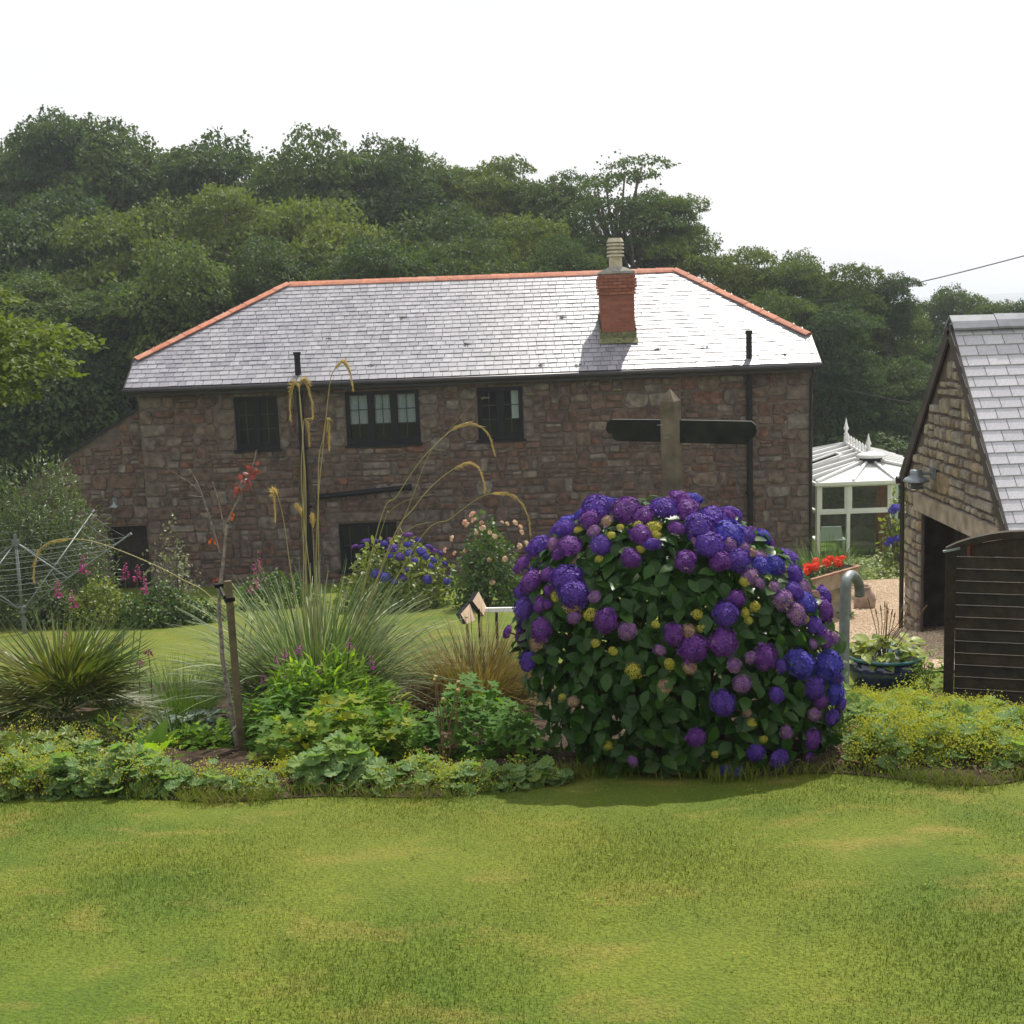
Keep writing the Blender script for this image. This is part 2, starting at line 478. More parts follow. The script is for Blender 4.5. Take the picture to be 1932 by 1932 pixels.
m_twig = mat('lichen_twig', [(.23, .20, .17), (.16, .13, .11)], .9, .1, (40, .5), (60, .5, .005))
m_redfl = mat('scarlet_flower', [(.72, .030, .012), (.80, .06, .02), (.62, .02, .012)], .6, .2, None, None, .25)
m_brown = mat('dry_stem', [(.16, .10, .05), (.22, .15, .08)], .9, .1, None)
m_hosta = leafmat('hosta_leaf', [(.20, .26, .045), (.28, .30, .06), (.15, .22, .04)])
m_panel = mat('tan_panel', [(.50, .36, .24)], .6, .3, (6, .12))
m_cable = mat('cable', [(.03, .03, .035)], .6, .3, None)
m_wicker = mat('wicker', [(.20, .17, .12)], .8, .2, (60, .5), (80, .6, .01))
m_lampm = mat('lamp_metal', [(.22, .25, .27)], .4, .5, (6, .2), metal=.5)
m_hill = mat('far_hill', [(.10, .14, .07)], .95, .05, (.01, .4))

def glassmat(name, tint=(.9, .95, .95), f=0.9):
    m = bpy.data.materials.new(name); m.use_nodes = True
    nt = m.node_tree; N, Lk = nt.nodes, nt.links; N.clear()
    out = N.new('ShaderNodeOutputMaterial'); t = N.new('ShaderNodeBsdfTransparent'); g = N.new('ShaderNodeBsdfGlossy')
    t.inputs['Color'].default_value = (*tint, 1); g.inputs['Roughness'].default_value = 0.03
    fz = N.new('ShaderNodeFresnel'); fz.inputs['IOR'].default_value = 1.28
    ms = N.new('ShaderNodeMixShader')
    Lk.new(fz.outputs['Fac'], ms.inputs['Fac']); Lk.new(t.outputs['BSDF'], ms.inputs[1]); Lk.new(g.outputs['BSDF'], ms.inputs[2])
    Lk.new(ms.outputs['Shader'], out.inputs['Surface'])
    return m
m_glass = glassmat('window_glass')
m_cglass = glassmat('conservatory_glass', (.85, .92, .90))
m_poly = mat('white_polycarbonate', [(.82, .83, .83)], .22, .6, None, None, .35)
m_lantern = glassmat('lamp_glass', (.9, .9, .88))

def lawn_material(name, blade=False):
    m = bpy.data.materials.new(name); m.use_nodes = True
    nt = m.node_tree; N, Lk = nt.nodes, nt.links; b = N['Principled BSDF']
    geo = N.new('ShaderNodeNewGeometry')
    def nz(scale, detail, lo, hi, sc=(1, 1, 1)):
        mp = N.new('ShaderNodeMapping'); mp.inputs['Scale'].default_value = sc
        Lk.new(geo.outputs['Position'], mp.inputs['Vector'])
        n = N.new('ShaderNodeTexNoise'); n.inputs['Scale'].default_value = scale; n.inputs['Detail'].default_value = detail
        Lk.new(mp.outputs['Vector'], n.inputs['Vector'])
        r = N.new('ShaderNodeMapRange'); r.inputs['From Min'].default_value = lo; r.inputs['From Max'].default_value = hi
        Lk.new(n.outputs['Fac'], r.inputs['Value']); return r.outputs['Result']
    def mixc(f, a, bb):
        x = N.new('ShaderNodeMix'); x.data_type = 'RGBA'
        Lk.new(f, x.inputs['Factor'])
        for k, v in (('A', a), ('B', bb)):
            if isinstance(v, tuple): x.inputs[k].default_value = (*v, 1)
            else: Lk.new(v, x.inputs[k])
        return x.outputs['Result']
    c = mixc(nz(1.7, 4, .36, .64), (.085, .130, .014), (.130, .162, .018))
    c = mixc(nz(2.6, 5, .54, .80, (1, 1.5, 1)), c, (.235, .19, .045))
    c = mixc(nz(2.2, 4, .52, .80, (1.2, 1, 1)), c, (.068, .112, .012))
    c = mixc(nz(0.35, 2, .45, .75), c, (.145, .165, .02))
    if blade:
        a_ = N.new('ShaderNodeAttribute'); a_.attribute_name = 'tint'
        sp = N.new('ShaderNodeSeparateColor'); Lk.new(a_.outputs['Color'], sp.inputs['Color'])
        r = N.new('ShaderNodeMapRange'); r.inputs['To Min'].default_value = .85; r.inputs['To Max'].default_value = 1.2
        Lk.new(sp.outputs['Red'], r.inputs['Value'])
        s = N.new('ShaderNodeVectorMath'); s.operation = 'SCALE'; Lk.new(c, s.inputs[0]); Lk.new(r.outputs['Result'], s.inputs['Scale'])
        c = s.outputs['Vector']
        tr = N.new('ShaderNodeBsdfTranslucent'); ms = N.new('ShaderNodeMixShader'); ms.inputs['Fac'].default_value = .3
        Lk.new(c, tr.inputs['Color']); Lk.new(b.outputs['BSDF'], ms.inputs[1]); Lk.new(tr.outputs['BSDF'], ms.inputs[2])
        Lk.new(ms.outputs['Shader'], N['Material Output'].inputs['Surface'])
    else:
        # woodland floor beyond the house
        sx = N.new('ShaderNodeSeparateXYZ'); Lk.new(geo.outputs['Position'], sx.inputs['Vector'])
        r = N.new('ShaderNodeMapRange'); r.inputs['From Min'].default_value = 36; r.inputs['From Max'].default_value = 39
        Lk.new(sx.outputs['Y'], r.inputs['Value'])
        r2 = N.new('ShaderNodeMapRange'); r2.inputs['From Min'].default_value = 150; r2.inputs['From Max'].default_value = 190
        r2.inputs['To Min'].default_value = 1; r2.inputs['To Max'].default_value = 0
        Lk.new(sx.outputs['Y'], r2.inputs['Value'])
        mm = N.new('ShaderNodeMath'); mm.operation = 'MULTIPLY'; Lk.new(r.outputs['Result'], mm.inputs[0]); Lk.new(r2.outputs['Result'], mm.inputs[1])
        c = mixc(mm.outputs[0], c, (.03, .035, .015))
        n2 = N.new('ShaderNodeTexNoise'); n2.inputs['Scale'].default_value = 70; n2.inputs['Detail'].default_value = 4
        Lk.new(geo.outputs['Position'], n2.inputs['Vector'])
        mr = N.new('ShaderNodeMapRange'); mr.inputs['From Min'].default_value = .3; mr.inputs['From Max'].default_value = .7
        mr.inputs['To Min'].default_value = .72; mr.inputs['To Max'].default_value = 1.28
        Lk.new(n2.outputs['Fac'], mr.inputs['Value'])
        s = N.new('ShaderNodeVectorMath'); s.operation = 'SCALE'; Lk.new(c, s.inputs[0]); Lk.new(mr.outputs['Result'], s.inputs['Scale'])
        c = s.outputs['Vector']
        bp = N.new('ShaderNodeBump'); bp.inputs['Strength'].default_value = .8; bp.inputs['Distance'].default_value = .03
        Lk.new(n2.outputs['Fac'], bp.inputs['Height']); Lk.new(bp.outputs['Normal'], b.inputs['Normal'])
    Lk.new(c, b.inputs['Base Color']); b.inputs['Roughness'].default_value = .8; b.inputs['Specular IOR Level'].default_value = .15
    return m
m_lawn = lawn_material('lawn_turf'); m_blade = lawn_material('lawn_blade', True)

# ================================================================ THE SETTING
def sheet(name, xs, ys, zf, mat_, kind='structure', smooth=True):
    X, Y = np.meshgrid(xs, ys); Z = zf(X, Y)
    V = np.stack([X, Y, Z], 2).reshape(-1, 3); nx, ny = len(xs), len(ys)
    i = np.arange(ny - 1)[:, None] * nx + np.arange(nx - 1)[None, :]
    L = np.stack([i, i + 1, i + nx + 1, i + nx], 2).reshape(-1)
    me = fast_mesh(name, V, L, np.full((nx - 1) * (ny - 1), 4), np.full((len(V), 2), .5), mat_, smooth)
    return link(name, me, None, kind=kind)

gx = np.concatenate([-np.geomspace(12.5, 5000, 26)[::-1], np.arange(-12, 12.01, .25), np.geomspace(12.5, 5000, 26)])
gy = np.concatenate([np.arange(-60, -6, 6.), np.arange(-6, 42, .25), np.geomspace(42, 5000, 40)])
sheet('lawn', gx, gy, terr, m_lawn)

# flower bed: a low mound of soil, its front edge wandering
def bed_front(x):
    return 6.22 + 0.16 * np.sin(x * 2.1 + .6) + .10 * np.sin(x * 4.7) + 0.10 * sstep(x, -.3, .8) - .22 * sstep(x, 1.5, 2.3)
def bed_back(x):
    return 12.6 - 2.9 * sstep(x, 1.3, 2.6) + .3 * np.sin(x * 1.7)
bx_ = np.linspace(-6.5, 3.75, 120); bt = np.linspace(0, 1, 60)
X, T_ = np.meshgrid(bx_, bt)
Yb = bed_front(X) + (bed_back(X) - bed_front(X)) * T_
edge = np.minimum(1, np.minimum(T_, 1 - T_) * 14) * np.minimum(1, np.minimum((X + 6.5) / .4, (3.75 - X) / .4))
Zb = terr(X, Yb) + .006 + edge * (.05 + .025 * np.sin(X * 9 + Yb * 5) * np.cos(Yb * 11 - X * 3))
V = np.stack([X, Yb, Zb], 2).reshape(-1, 3); i_ = np.arange(59)[:, None] * 120 + np.arange(119)[None, :]
link('flower_bed_soil', fast_mesh('flower_bed_soil', V, np.stack([i_, i_ + 1, i_ + 121, i_ + 120], 2).reshape(-1), np.full(59 * 119, 4), np.full((len(V), 2), .5), m_soil, True), None, kind='structure')

# gravel yard on the right
gxa = np.linspace(0, 1, 40); gya = np.linspace(11.0, 23.5, 80)
T2, Yg = np.meshgrid(gxa, gya)
gl = 3.05 + .15 * np.sin(Yg * 1.4) + .85 * sstep(Yg, 12, 19) + .2 * sstep(Yg, 19, 23); gr = 5.6 + 3.5 * sstep(Yg, 15.5, 17)
Xg = gl + (gr - gl) * T2
Zg = terr(Xg, Yg) + .02 * np.minimum(1, np.minimum(T2, 1 - T2) * 12) + .005
V = np.stack([Xg, Yg, Zg], 2).reshape(-1, 3); i_ = np.arange(79)[:, None] * 40 + np.arange(39)[None, :]
link('gravel_yard', fast_mesh('gravel_yard', V, np.stack([i_, i_ + 1, i_ + 41, i_ + 40], 2).reshape(-1), np.full(79 * 39, 4), np.full((len(V), 2), .5), m_gravbase, True), None, kind='structure')
oct_ = ([(1, 0, 0), (-1, 0, 0), (0, 1, 0), (0, -1, 0), (0, 0, 1), (0, 0, -1)],
        [(0, 2, 4), (2, 1, 4), (1, 3, 4), (3, 0, 4), (2, 0, 5), (1, 2, 5), (3, 1, 5), (0, 3, 5)])
n = 26000
yy = 11.2 + rng.random(n) ** 1.15 * 12; tt = rng.random(n)
l_ = 3.05 + .15 * np.sin(yy * 1.4) + .85 * sstep(yy, 12, 19) + .2 * sstep(yy, 19, 23); r_ = 5.6 + 3.5 * sstep(yy, 15.5, 17)
xx = l_ + (r_ - l_) * tt
P = np.stack([xx, yy, terr(xx, yy) + .024], 1)
M = frames(P, rng.normal(size=(n, 3)) * [1, 1, .3], rng.normal(size=(n, 3)) * .4 + [0, 0, 1], np.stack([rng.uniform(.010, .022, n), rng.uniform(.010, .026, n), rng.uniform(.006, .012, n)], 1))
g = link('gravel', inst_mesh('gravel', [oct_], np.zeros(n, int), M, m_gravel), None, kind='stuff')
tag(g, 'loose buff gravel covering the yard beside the stone shed', 'gravel')

# far hills
hx = np.linspace(-4500, 4500, 160); hy = np.linspace(1500, 3600, 14)
sheet('hills', hx, hy, lambda X, Y: -34 + (38 + 6 * np.sin(X * .0021 + 1) + 4 * np.sin(X * .0063)) * np.sin(np.pi * np.clip((Y - 1500) / 2100, 0, 1)), m_hill)

# ================================================================ RUBBLE WALLS
def rubble(u0, u1, v0, v1, holes, hmin=.15, hmax=.40, inside=None):
    out = []; v = v0
    while v < v1 - .05:
        h = min(random.uniform(hmin, hmax), v1 - v)
        u = u0 + random.uniform(-.15, 0)
        while u < u1:
            w = h * random.uniform(.7, 2.1)
            cells = [(u, u + w, v, v + h)]
            k = random.random()
            if h > .17 and k < .42:
                m_ = v + h * random.uniform(.38, .62); cells = [(u, u + w, v, m_), (u, u + w, m_, v + h)]
            elif k > .72 and w > .26:
                m_ = u + w * random.uniform(.35, .65); q = v + h * random.uniform(.4, .6)
                cells = [(u, m_, v, v + h), (m_, u + w, v, q), (m_, u + w, q, v + h)]
            for a, b, c, d in cells:
                a, b = max(a, u0), min(b, u1)
                for (ha, hb, hc, hd) in holes:
                    if a < hb and b > ha and c < hd and d > hc:
                        opts = [(a, ha, c, d), (hb, b, c, d), (a, b, c, hc), (a, b, hd, d)]
                        opts = [o for o in opts if o[1] - o[0] > .05 and o[3] - o[2] > .05]
                        if not opts: a = b; break
                        a, b, c, d = max(opts, key=lambda o: (o[1] - o[0]) * (o[3] - o[2]))
                if b - a < .06 or d - c < .045: continue
                if inside and not all(inside(uu, vv) for uu in (a + .02, b - .02) for vv in (c + .02, d - .02)): continue
                out.append((a, b, c, d))
            u += w
        v += h
    return out

def stone_shape(a, b, c, d):
    g_ = random.uniform(.002, .011); a += g_; b -= g_; c += g_; d -= g_
    w, h = b - a, d - c; k = min(w, h) * random.uniform(.08, .30); j = lambda s: random.uniform(-s, s)
    ring = [(a + k, c), (b - k, c), (b, c + k), (b, d - k), (b - k, d), (a + k, d), (a, d - k), (a, c + k)]
    jj = min(w, h) * .10
    ring = [(x + j(jj), y + j(jj)) for x, y in ring]
    p = random.uniform(.014, .042); ins = min(.022, min(w, h) * .16)
    cx_, cy_ = (a + b) / 2, (c + d) / 2
    tilt = (j(.05), j(.05))
    V = [(x, -.02, y) for x, y in ring]
    for x, y in ring:
        sx = 1 - ins / max(.02, w / 2); sy = 1 - ins / max(.02, h / 2)
        X_, Y_ = cx_ + (x - cx_) * sx, cy_ + (y - cy_) * sy
        V.append((X_, p + tilt[0] * (X_ - cx_) + tilt[1] * (Y_ - cy_), Y_))
    V.append((cx_ + j(w * .15), p + random.uniform(0, .012), cy_ + j(h * .15)))
    Fs = [(i, (i + 1) % 8, 8 + (i + 1) % 8, 8 + i) for i in range(8)] + [(8 + i, 8 + (i + 1) % 8, 16) for i in range(8)]
    return np.array(V), Fs

def lay_stones(parent, cells, mapper, mat_, limit=300):
    cells = sorted(cells, key=lambda c: -(c[1] - c[0]) * (c[3] - c[2]))
    rest = MB()
    for k, c in enumerate(cells):
        V, Fs = stone_shape(*c); V = mapper(V)
        if k < limit:
            mb = MB(); mb.add(V, Fs); mb.build('stone', mat_, parent)
        else: rest.add(V, Fs)
    if rest.n:
        rest.build('stone', mat_, parent, kind='stuff')

def holed_wall(mb, u0, u1, v0, v1, holes, mapper, depth=.16):
    us = sorted({u0, u1, *[x for h in holes for x in h[:2]]}); vs_ = sorted({v0, v1, *[x for h in holes for x in h[2:]]})
    for i in range(len(us) - 1):
        for j in range(len(vs_) - 1):
            cu, cv = (us[i] + us[i + 1]) / 2, (vs_[j] + vs_[j + 1]) / 2
            if any(h[0] < cu < h[1] and h[2] < cv < h[3] for h in holes): continue
            mb.add(mapper(np.array([(us[i], 0, vs_[j]), (us[i + 1], 0, vs_[j]), (us[i + 1], 0, vs_[j + 1]), (us[i], 0, vs_[j + 1])], float)), [(0, 1, 2, 3)], (.5, .5))
    for a, b, c, d in holes:
        for (p, q) in (((a, c), (b, c)), ((b, c), (b, d)), ((b, d), (a, d)), ((a, d), (a, c))):
            mb.add(mapper(np.array([(p[0], 0, p[1]), (q[0], 0, q[1]), (q[0], -depth, q[1]), (p[0], -depth, p[1])], float)), [(0, 1, 2, 3)], (.5, .5))

# ================================================================ THE HOUSE
YW = 28.6; XL, XR = -8.46, 6.99; ZB = -4.75
EY, EZ, RY, RZ = 28.25, .25, 31.8, 2.53
SL = (RZ - EZ) / (RY - EY); VY = 29.2; VZ = EZ + (VY - EY) * SL
EXL, EXR, RXL, RXR = -8.62, 7.06, -5.42, 4.33
house = thing('stone_house', 'long two storey granite house with half-hipped slate roof and red ridge tiles', 'house', (-.7, YW, ZB))
fmap = lambda V: np.stack([V[:, 0], YW - V[:, 1], V[:, 2]], 1)
def prect(x0, y0, x1, y1, Y=YW):
    a, b = at(x0, y1, Y), at(x1, y0, Y); c, d = at(x0, y0, Y), at(x1, y1, Y)
    return ((a[0] + c[0]) / 2, (b[0] + d[0]) / 2, (a[2] + d[2]) / 2, (b[2] + c[2]) / 2)
W1, W2, W3 = prect(443, 748, 526, 848), prect(652, 737, 792, 838), prect(901, 730, 987, 829)
W4 = prect(641, 986, 750, 1075)
wins = [W1, W2, W3, W4]
wb_ = MB()
holed_wall(wb_, XL, XR, ZB, .12, wins, fmap)
for xs_ in (XL, XR):
    wb_.add([(xs_, YW, ZB), (xs_, 35, ZB), (xs_, 35, .46), (xs_, 34.4, VZ - .03), (xs_, VY, VZ - .03), (xs_, YW, .44)], [(0, 1, 2, 3, 4, 5)], (.5, .5))
wb_.quad((XL, 35, ZB), (XR, 35, ZB), (XR, 35, .4), (XL, 35, .4), (.5, .5))
hwall = wb_.build('wall', m_mortar, house)
quoins = []
z = ZB
while z < -.1:                       # dressed quoins at both corners
    h = random.uniform(.26, .36); k = len(quoins) // 2 % 2
    quoins += [(XR - (.58 if k else .34) * random.uniform(.9, 1.1), XR - .004, z, min(z + h, .10)), (XL + .004, XL + (.34 if k else .58) * random.uniform(.9, 1.1), z, min(z + h, .10))]; z += h
for (a, b, c, d) in wins:            # jamb stones and lintels round the windows
    z = c
    while z < d - .08:
        h = min(random.uniform(.24, .40), d - z); k = random.random() < .5
        quoins += [(a - (.42 if k else .24), a - .004, z, z + h), (b + .004, b + (.24 if k else .42), z, z + h)]; z += h
    if d < -1: quoins.append((a - .28, b + .28, d + .004, d + .27))
keepout = [(a - .01, b + .01, c - .01, d + .01) for a, b, c, d in wins] + quoins
lay_stones(hwall, rubble(XL, XR, ZB, .10, keepout) , fmap, m_stone, 240)
m_dressed = mat('dressed_granite', [(.135, .10, .082), (.15, .125, .108), (.125, .085, .068), (.165, .145, .128)], .88, .2, (7, .45), (38, .7, .02))
lay_stones(hwall, quoins, fmap, m_dressed, 60)

def unit_box():
    return (np.array([(x, y, z) for x in (-.5, .5) for y in (-.5, .5) for z in (-.5, .5)]), BOXF)
UB = unit_box()

def house_window(r, ncas, cols, rows, blind=0.0, bright_col=None, lit=False):
    a, b, c, d = r; y0 = YW + .06
    fr = MB(); fw = .065
    fr.box(a, a + fw, y0, y0 + .08, c, d); fr.box(b - fw, b, y0, y0 + .08, c, d)
    fr.box(a + fw, b - fw, y0, y0 + .08, c, c + .10); fr.box(a + fw, b - fw, y0, y0 + .08, d - fw, d)
    cw = (b - a - 2 * fw) / ncas
    for k in range(1, ncas):
        xm = a + fw + k * cw; fr.box(xm - .05, xm + .05, y0 - .004, y0 + .08, c + .10, d - fw)
    w = fr.build('window', m_black, house)
    sl = MB(); sl.box(a - .05, b + .05, YW - .07, y0 + .02, c - .055, c); sl.build('sill', m_black, w)
    for k in range(ncas):
        xa = a + fw + k * cw + (.05 if k else 0) + .035; xb = a + fw + (k + 1) * cw - (.05 if k < ncas - 1 else 0) - .035
        za, zb = c + .10 + .035, d - fw - .03
        ca = MB()
        ca.box(xa - .034, xa, y0 + .012, y0 + .06, za - .034, zb + .029); ca.box(xb, xb + .034, y0 + .012, y0 + .06, za - .034, zb + .029)
        ca.box(xa, xb, y0 + .012, y0 + .06, za - .034, za); ca.box(xa, xb, y0 + .012, y0 + .06, zb, zb + .029)
        ca.build('casement', m_black, w)
        gb = MB()
        for q in range(1, cols):
            xq = xa + (xb - xa) * q / cols; gb.box(xq - .010, xq + .010, y0 + .018, y0 + .05, za, zb)
        for q in range(1, rows):
            zq = za + (zb - za) * q / rows
            for p_ in range(cols):
                gb.box(xa + (xb - xa) * p_ / cols + (.0105 if p_ else 0), xa + (xb - xa) * (p_ + 1) / cols - (.0105 if p_ < cols - 1 else 0), y0 + .02, y0 + .048, zq - .009, zq + .009)
        gb.build('glazing_bar', m_barpale, w)
        for q in range(rows):
            for p_ in range(cols):
                M = np.diag([(xb - xa) / cols - .022, .004, (zb - za) / rows - .02, 1.0])
                M[:3, 3] = (xa + (xb - xa) * (p_ + .5) / cols, y0 + .034, za + (zb - za) * (q + .5) / rows)
                link('pane', proto_mesh('pane', UB, m_glass), w, M)
        if blind:
            bl = MB(); zt = zb + .02; z0 = zb - (zb - za) * blind; nseg = 14
            Vv = []
            for q in range(nseg + 1):
                x_ = xa - .03 + (xb - xa + .06) * q / nseg; yq = y0 + .11 + .008 * math.sin(q * 2.1)
                Vv += [(x_, yq, z0), (x_, yq, zt)]
            bl.add(Vv, [(2 * q, 2 * q + 2, 2 * q + 3, 2 * q + 1) for q in range(nseg)])
            bl.build('net_curtain_or_daylight', m_net, w)
        if bright_col is not None and k == ncas - 1:
            bl = MB(); bl.box(xa + (xb - xa) * .52, xb + .03, y0 + .15, y0 + .16, za + (zb - za) * .33, zb + .02)
            bl.build('net_curtain_or_daylight', m_pale, w)  # pale board painted for daylight seen through an opposite window, not a curtain
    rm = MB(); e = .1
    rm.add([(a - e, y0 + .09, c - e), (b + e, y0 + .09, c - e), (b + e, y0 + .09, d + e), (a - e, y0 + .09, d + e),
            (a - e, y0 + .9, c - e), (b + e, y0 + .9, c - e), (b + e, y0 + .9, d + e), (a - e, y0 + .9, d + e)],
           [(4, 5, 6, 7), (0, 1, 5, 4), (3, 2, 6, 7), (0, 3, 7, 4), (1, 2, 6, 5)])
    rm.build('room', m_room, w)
    return w
m_barpale = mat('glazing_bar_paint', [(.03, .03, .034)], .5, .4, None)
w = house_window(W1, 2, 2, 3); w['label'] = 'two-light casement at the dark left end of the upper floor'
w = house_window(W2, 3, 2, 3, blind=.66); w['label'] = 'three-light casement with net curtains'
w = house_window(W3, 2, 2, 3, bright_col=1); w['label'] = 'two-light casement with one bright column of panes'
w = house_window(W4, 3, 2, 2); w['label'] = 'ground floor casement behind the blue hydrangea'

# lintel stone over the ground floor window
# --- roof
def P3(x, y, z): return (x, y, z)
by = lambda y: 2 * RY - y
rc = MB(); dz = -.03
pts = [(EXL, EY, EZ), (EXR, EY, EZ), (EXR, VY, VZ), (RXR, RY, RZ), (RXL, RY, RZ), (EXL, VY, VZ),
       (EXL, by(VY), VZ), (EXL, by(EY), EZ), (EXR, by(EY), EZ), (EXR, by(VY), VZ)]
pts = [(x, y, z + dz) for x, y, z in pts]
rc.add(pts, [(0, 1, 2, 3, 4, 5), (5, 4, 6), (2, 9, 3), (6, 4, 3, 9, 8, 7)], (.5, .5))
roof = rc.build('roof', m_under, house)
sv = nrm(np.array([0, RY - EY, RZ - EZ])); nv_ = np.array([0, -sv[2], sv[1]])
SLEN = math.hypot(RY - EY, RZ - EZ); SV = SLEN * (VY - EY) / (RY - EY)
def xext(s):
    if s <= SV: return EXL - .01, EXR + .01
    t = (s - SV) / (SLEN - SV); return EXL + (RXL - EXL) * t, EXR + (RXR - EXR) * t
slate_proto = (np.array([(-.5, 0, 0), (.5, 0, 0), (.5, 1, 0), (-.5, 1, 0), (-.495, -.0, 1), (.49, .015, 1), (.5, 1, 1), (-.5, 1, 1)]),
               [(3, 2, 1, 0), (4, 5, 6, 7), (0, 1, 5, 4), (1, 2, 6, 5), (2, 3, 7, 6), (3, 0, 4, 7)])
NC = 24; gauge = SLEN / NC; sw = .205
Ms = []; trim = MB(); k = 0
for k in range(NC):
    s0 = k * gauge - .02 if k == 0 else k * gauge
    s1 = min(SLEN - .02, (k + 1) * gauge + .045)
    x = EXL - random.uniform(.02, .06) - (k % 2) * sw / 2
    while x < EXR:
        w_ = sw * random.choice([.9, 1, 1, 1, 1.05, 1.1]); xa, xb = x + .004, x + w_ - .004; x += w_
        la, ra = xext(s0); lb, rb = xext(s1)
        lift0, lift1 = .020 + random.uniform(-.003, .004), .004
        if xa >= max(la, lb) and xb <= min(ra, rb):
            p = np.array([0, EY, EZ]) + sv * (s0 + random.uniform(-.006, .004)) + nv_ * (lift0 - .008); p[0] = (xa + xb) / 2
            yd = sv * (s1 - s0) + nv_ * (lift1 - lift0)
            xj = random.uniform(-.006, .006)
            M = frames([p], [yd + np.array([xj, 0, 0])], [nv_], np.array([[xb - xa, s1 - s0, .008]]))[0]
            Ms.append(M)
        else:
            a0, b0, a1, b1 = max(xa, la), min(xb, ra), max(xa, lb), min(xb, rb)
            if b0 - a0 < .01: continue
            a1, b1 = (a1, b1) if b1 > a1 else ((a0 + b0) / 2,) * 2
            if b1 <= a1: b1 = a1 + .001
            base = np.array([0, EY, EZ]); V = []
            for (xx_, s_, l_) in ((a0, s0, lift0), (b0, s0, lift0), (b1, s1, lift1), (a1, s1, lift1)):
                q = base + sv * s_ + nv_ * l_; q[0] = xx_; V.append(q)
            V += [v - nv_ * .008 for v in V]
            trim.add(V, [(0, 1, 2, 3), (4, 7, 6, 5), (0, 4, 5, 1), (1, 5, 6, 2), (2, 6, 7, 3), (3, 7, 4, 0)])
Ms = np.array(Ms)
pieces(roof, 'slate', [slate_proto], np.zeros(len(Ms), int), Ms, m_slate, 300)
trim.build('slate', m_slate, roof, kind='stuff')
# moss tufts on the slates
for (px, py) in ((1165, 737), (1000, 745), (1090, 690), (915, 752), (1330, 655), (1390, 690), (880, 650), (1020, 690), (1240, 660), (700, 690), (620, 640), (1480, 670), (760, 600), (1060, 600)):
    q = onplane(px, py, (0, EY, EZ), nv_) + nv_ * .02; n = 26
    M = frames(q + rng.normal(size=(n, 3)) * [.045, .02, .01], rng.normal(size=(n, 3)), nv_ + rng.normal(size=(n, 3)) * .3, rng.uniform(.008, .02, n))
    link('moss', inst_mesh('moss', [oct_], np.zeros(n, int), M, m_lead, org(roof)), roof)
# verge boards at both ends, fascia, soffit
vb = MB()
for x in (EXL - .018, EXR + .018):
    vb.bar((x, EY - .02, EZ - .05), (x, VY, VZ - .05), .03, .12)
vb.box(EXL, EXR, EY + .015, EY + .04, EZ - .20, EZ - .035)
vb.box(EXL, EXR, EY + .042, YW - .045, EZ - .20, EZ - .185)
vb.build('fascia', m_gutter, roof)
gt = MB(); gt.tube([(EXL - .05, EY - .05, EZ - .075), (-2, EY - .05, EZ - .08), (EXR + .05, EY - .05, EZ - .075)], .062, 10)
gt.build('gutter', m_gutter, roof, smooth=True)
# ridge and hip tiles
def ridge_tiles(p0, p1, parent, mt, length=.47, wing=.155, drop=.105, name='ridge_tile', lift=.05):
    p0, p1 = np.array(p0), np.array(p1); d = nrm(p1 - p0); tot = np.linalg.norm(p1 - p0); n = max(1, round(tot / length)); l = tot / n
    s = nrm(np.cross(d, (0, 0, 1))); u = np.cross(s, d)
    for k in range(n):
        a = p0 + d * (k * l + .004) + u * (lift + random.uniform(-.004, .004)); b = p0 + d * ((k + 1) * l + .012 * (k < n - 1)) + u * (lift - .008)
        V = []
        for q, e in ((a, 1.0), (b, .95)):
            V += [q - s * wing * e - u * drop * e, q - s * wing * e * .55 - u * drop * .45 * e, q + u * .004, q + s * wing * e * .55 - u * drop * .45 * e, q + s * wing * e - u * drop * e]
            V += [q - s * wing * e - u * (drop * e + .022), q + s * wing * e - u * (drop * e + .022), q - u * .022]
        Fs = []
        for i in range(4): Fs.append((i, i + 1, 8 + i + 1, 8 + i))
        Fs += [(0, 8, 13, 5), (4, 6, 14, 12), (5, 13, 15, 7), (7, 15, 14, 6), (0, 5, 7, 2, 1), (2, 7, 6, 4, 3), (8, 9, 10, 15, 13), (10, 11, 12, 14, 15)]
        mb = MB(); mb.add(V, Fs); mb.build(name, mt, parent)
ridge_tiles((RXL + .05, RY, RZ), (RXR - .05, RY, RZ), roof, m_red)
ridge_tiles((EXL - .0, VY - .05, VZ), (RXL - .0, RY, RZ + .01), roof, m_red, name='hip_tile', wing=.15, drop=.06)
ridge_tiles((EXR + .0, VY - .05, VZ), (RXR + .0, RY, RZ + .01), roof, m_red, name='hip_tile', wing=.15, drop=.06)
# --- pipes on the wall
def pipe(px, pytop, y, zbot, r=.07, nm='vent_pipe'):
    p = at(px, pytop, y)
    mb = MB(); mb.tube([(p[0], y, zbot), (p[0], y, (zbot + p[2]) / 2), (p[0], y, p[2])], r, 12)
    mb.tube([(p[0], y, p[2] - .06), (p[0], y, p[2] + .01)], r * 1.25, 12)
    ob = mb.build(nm, m_black, house, smooth=False)
    for z in np.arange(zbot + .5, EZ - .3, 1.35):
        br = MB(); br.tube([(p[0], y, z - .025), (p[0], y, z + .025)], r * 1.22, 12); br.box(p[0] - .10, p[0] + .10, y + .04, YW - .005, z - .02, z + .02); br.build('pipe_bracket', m_black, ob)
    return p
pA = pipe(560, 665, 28.47, -4.5); pB = pipe(1413, 624, 28.47, -4.55)
mb = MB(); q0, q1 = at(598, 938, 28.45), at(775, 919, 28.45)
mb.tube([q0, (q0 + q1) / 2, q1], .062, 12); mb.tube([q1 - (q1 - q0) * .03, q1 + (q1 - q0) * .012], .078, 12)
mb.build('waste_pipe', m_black, house)
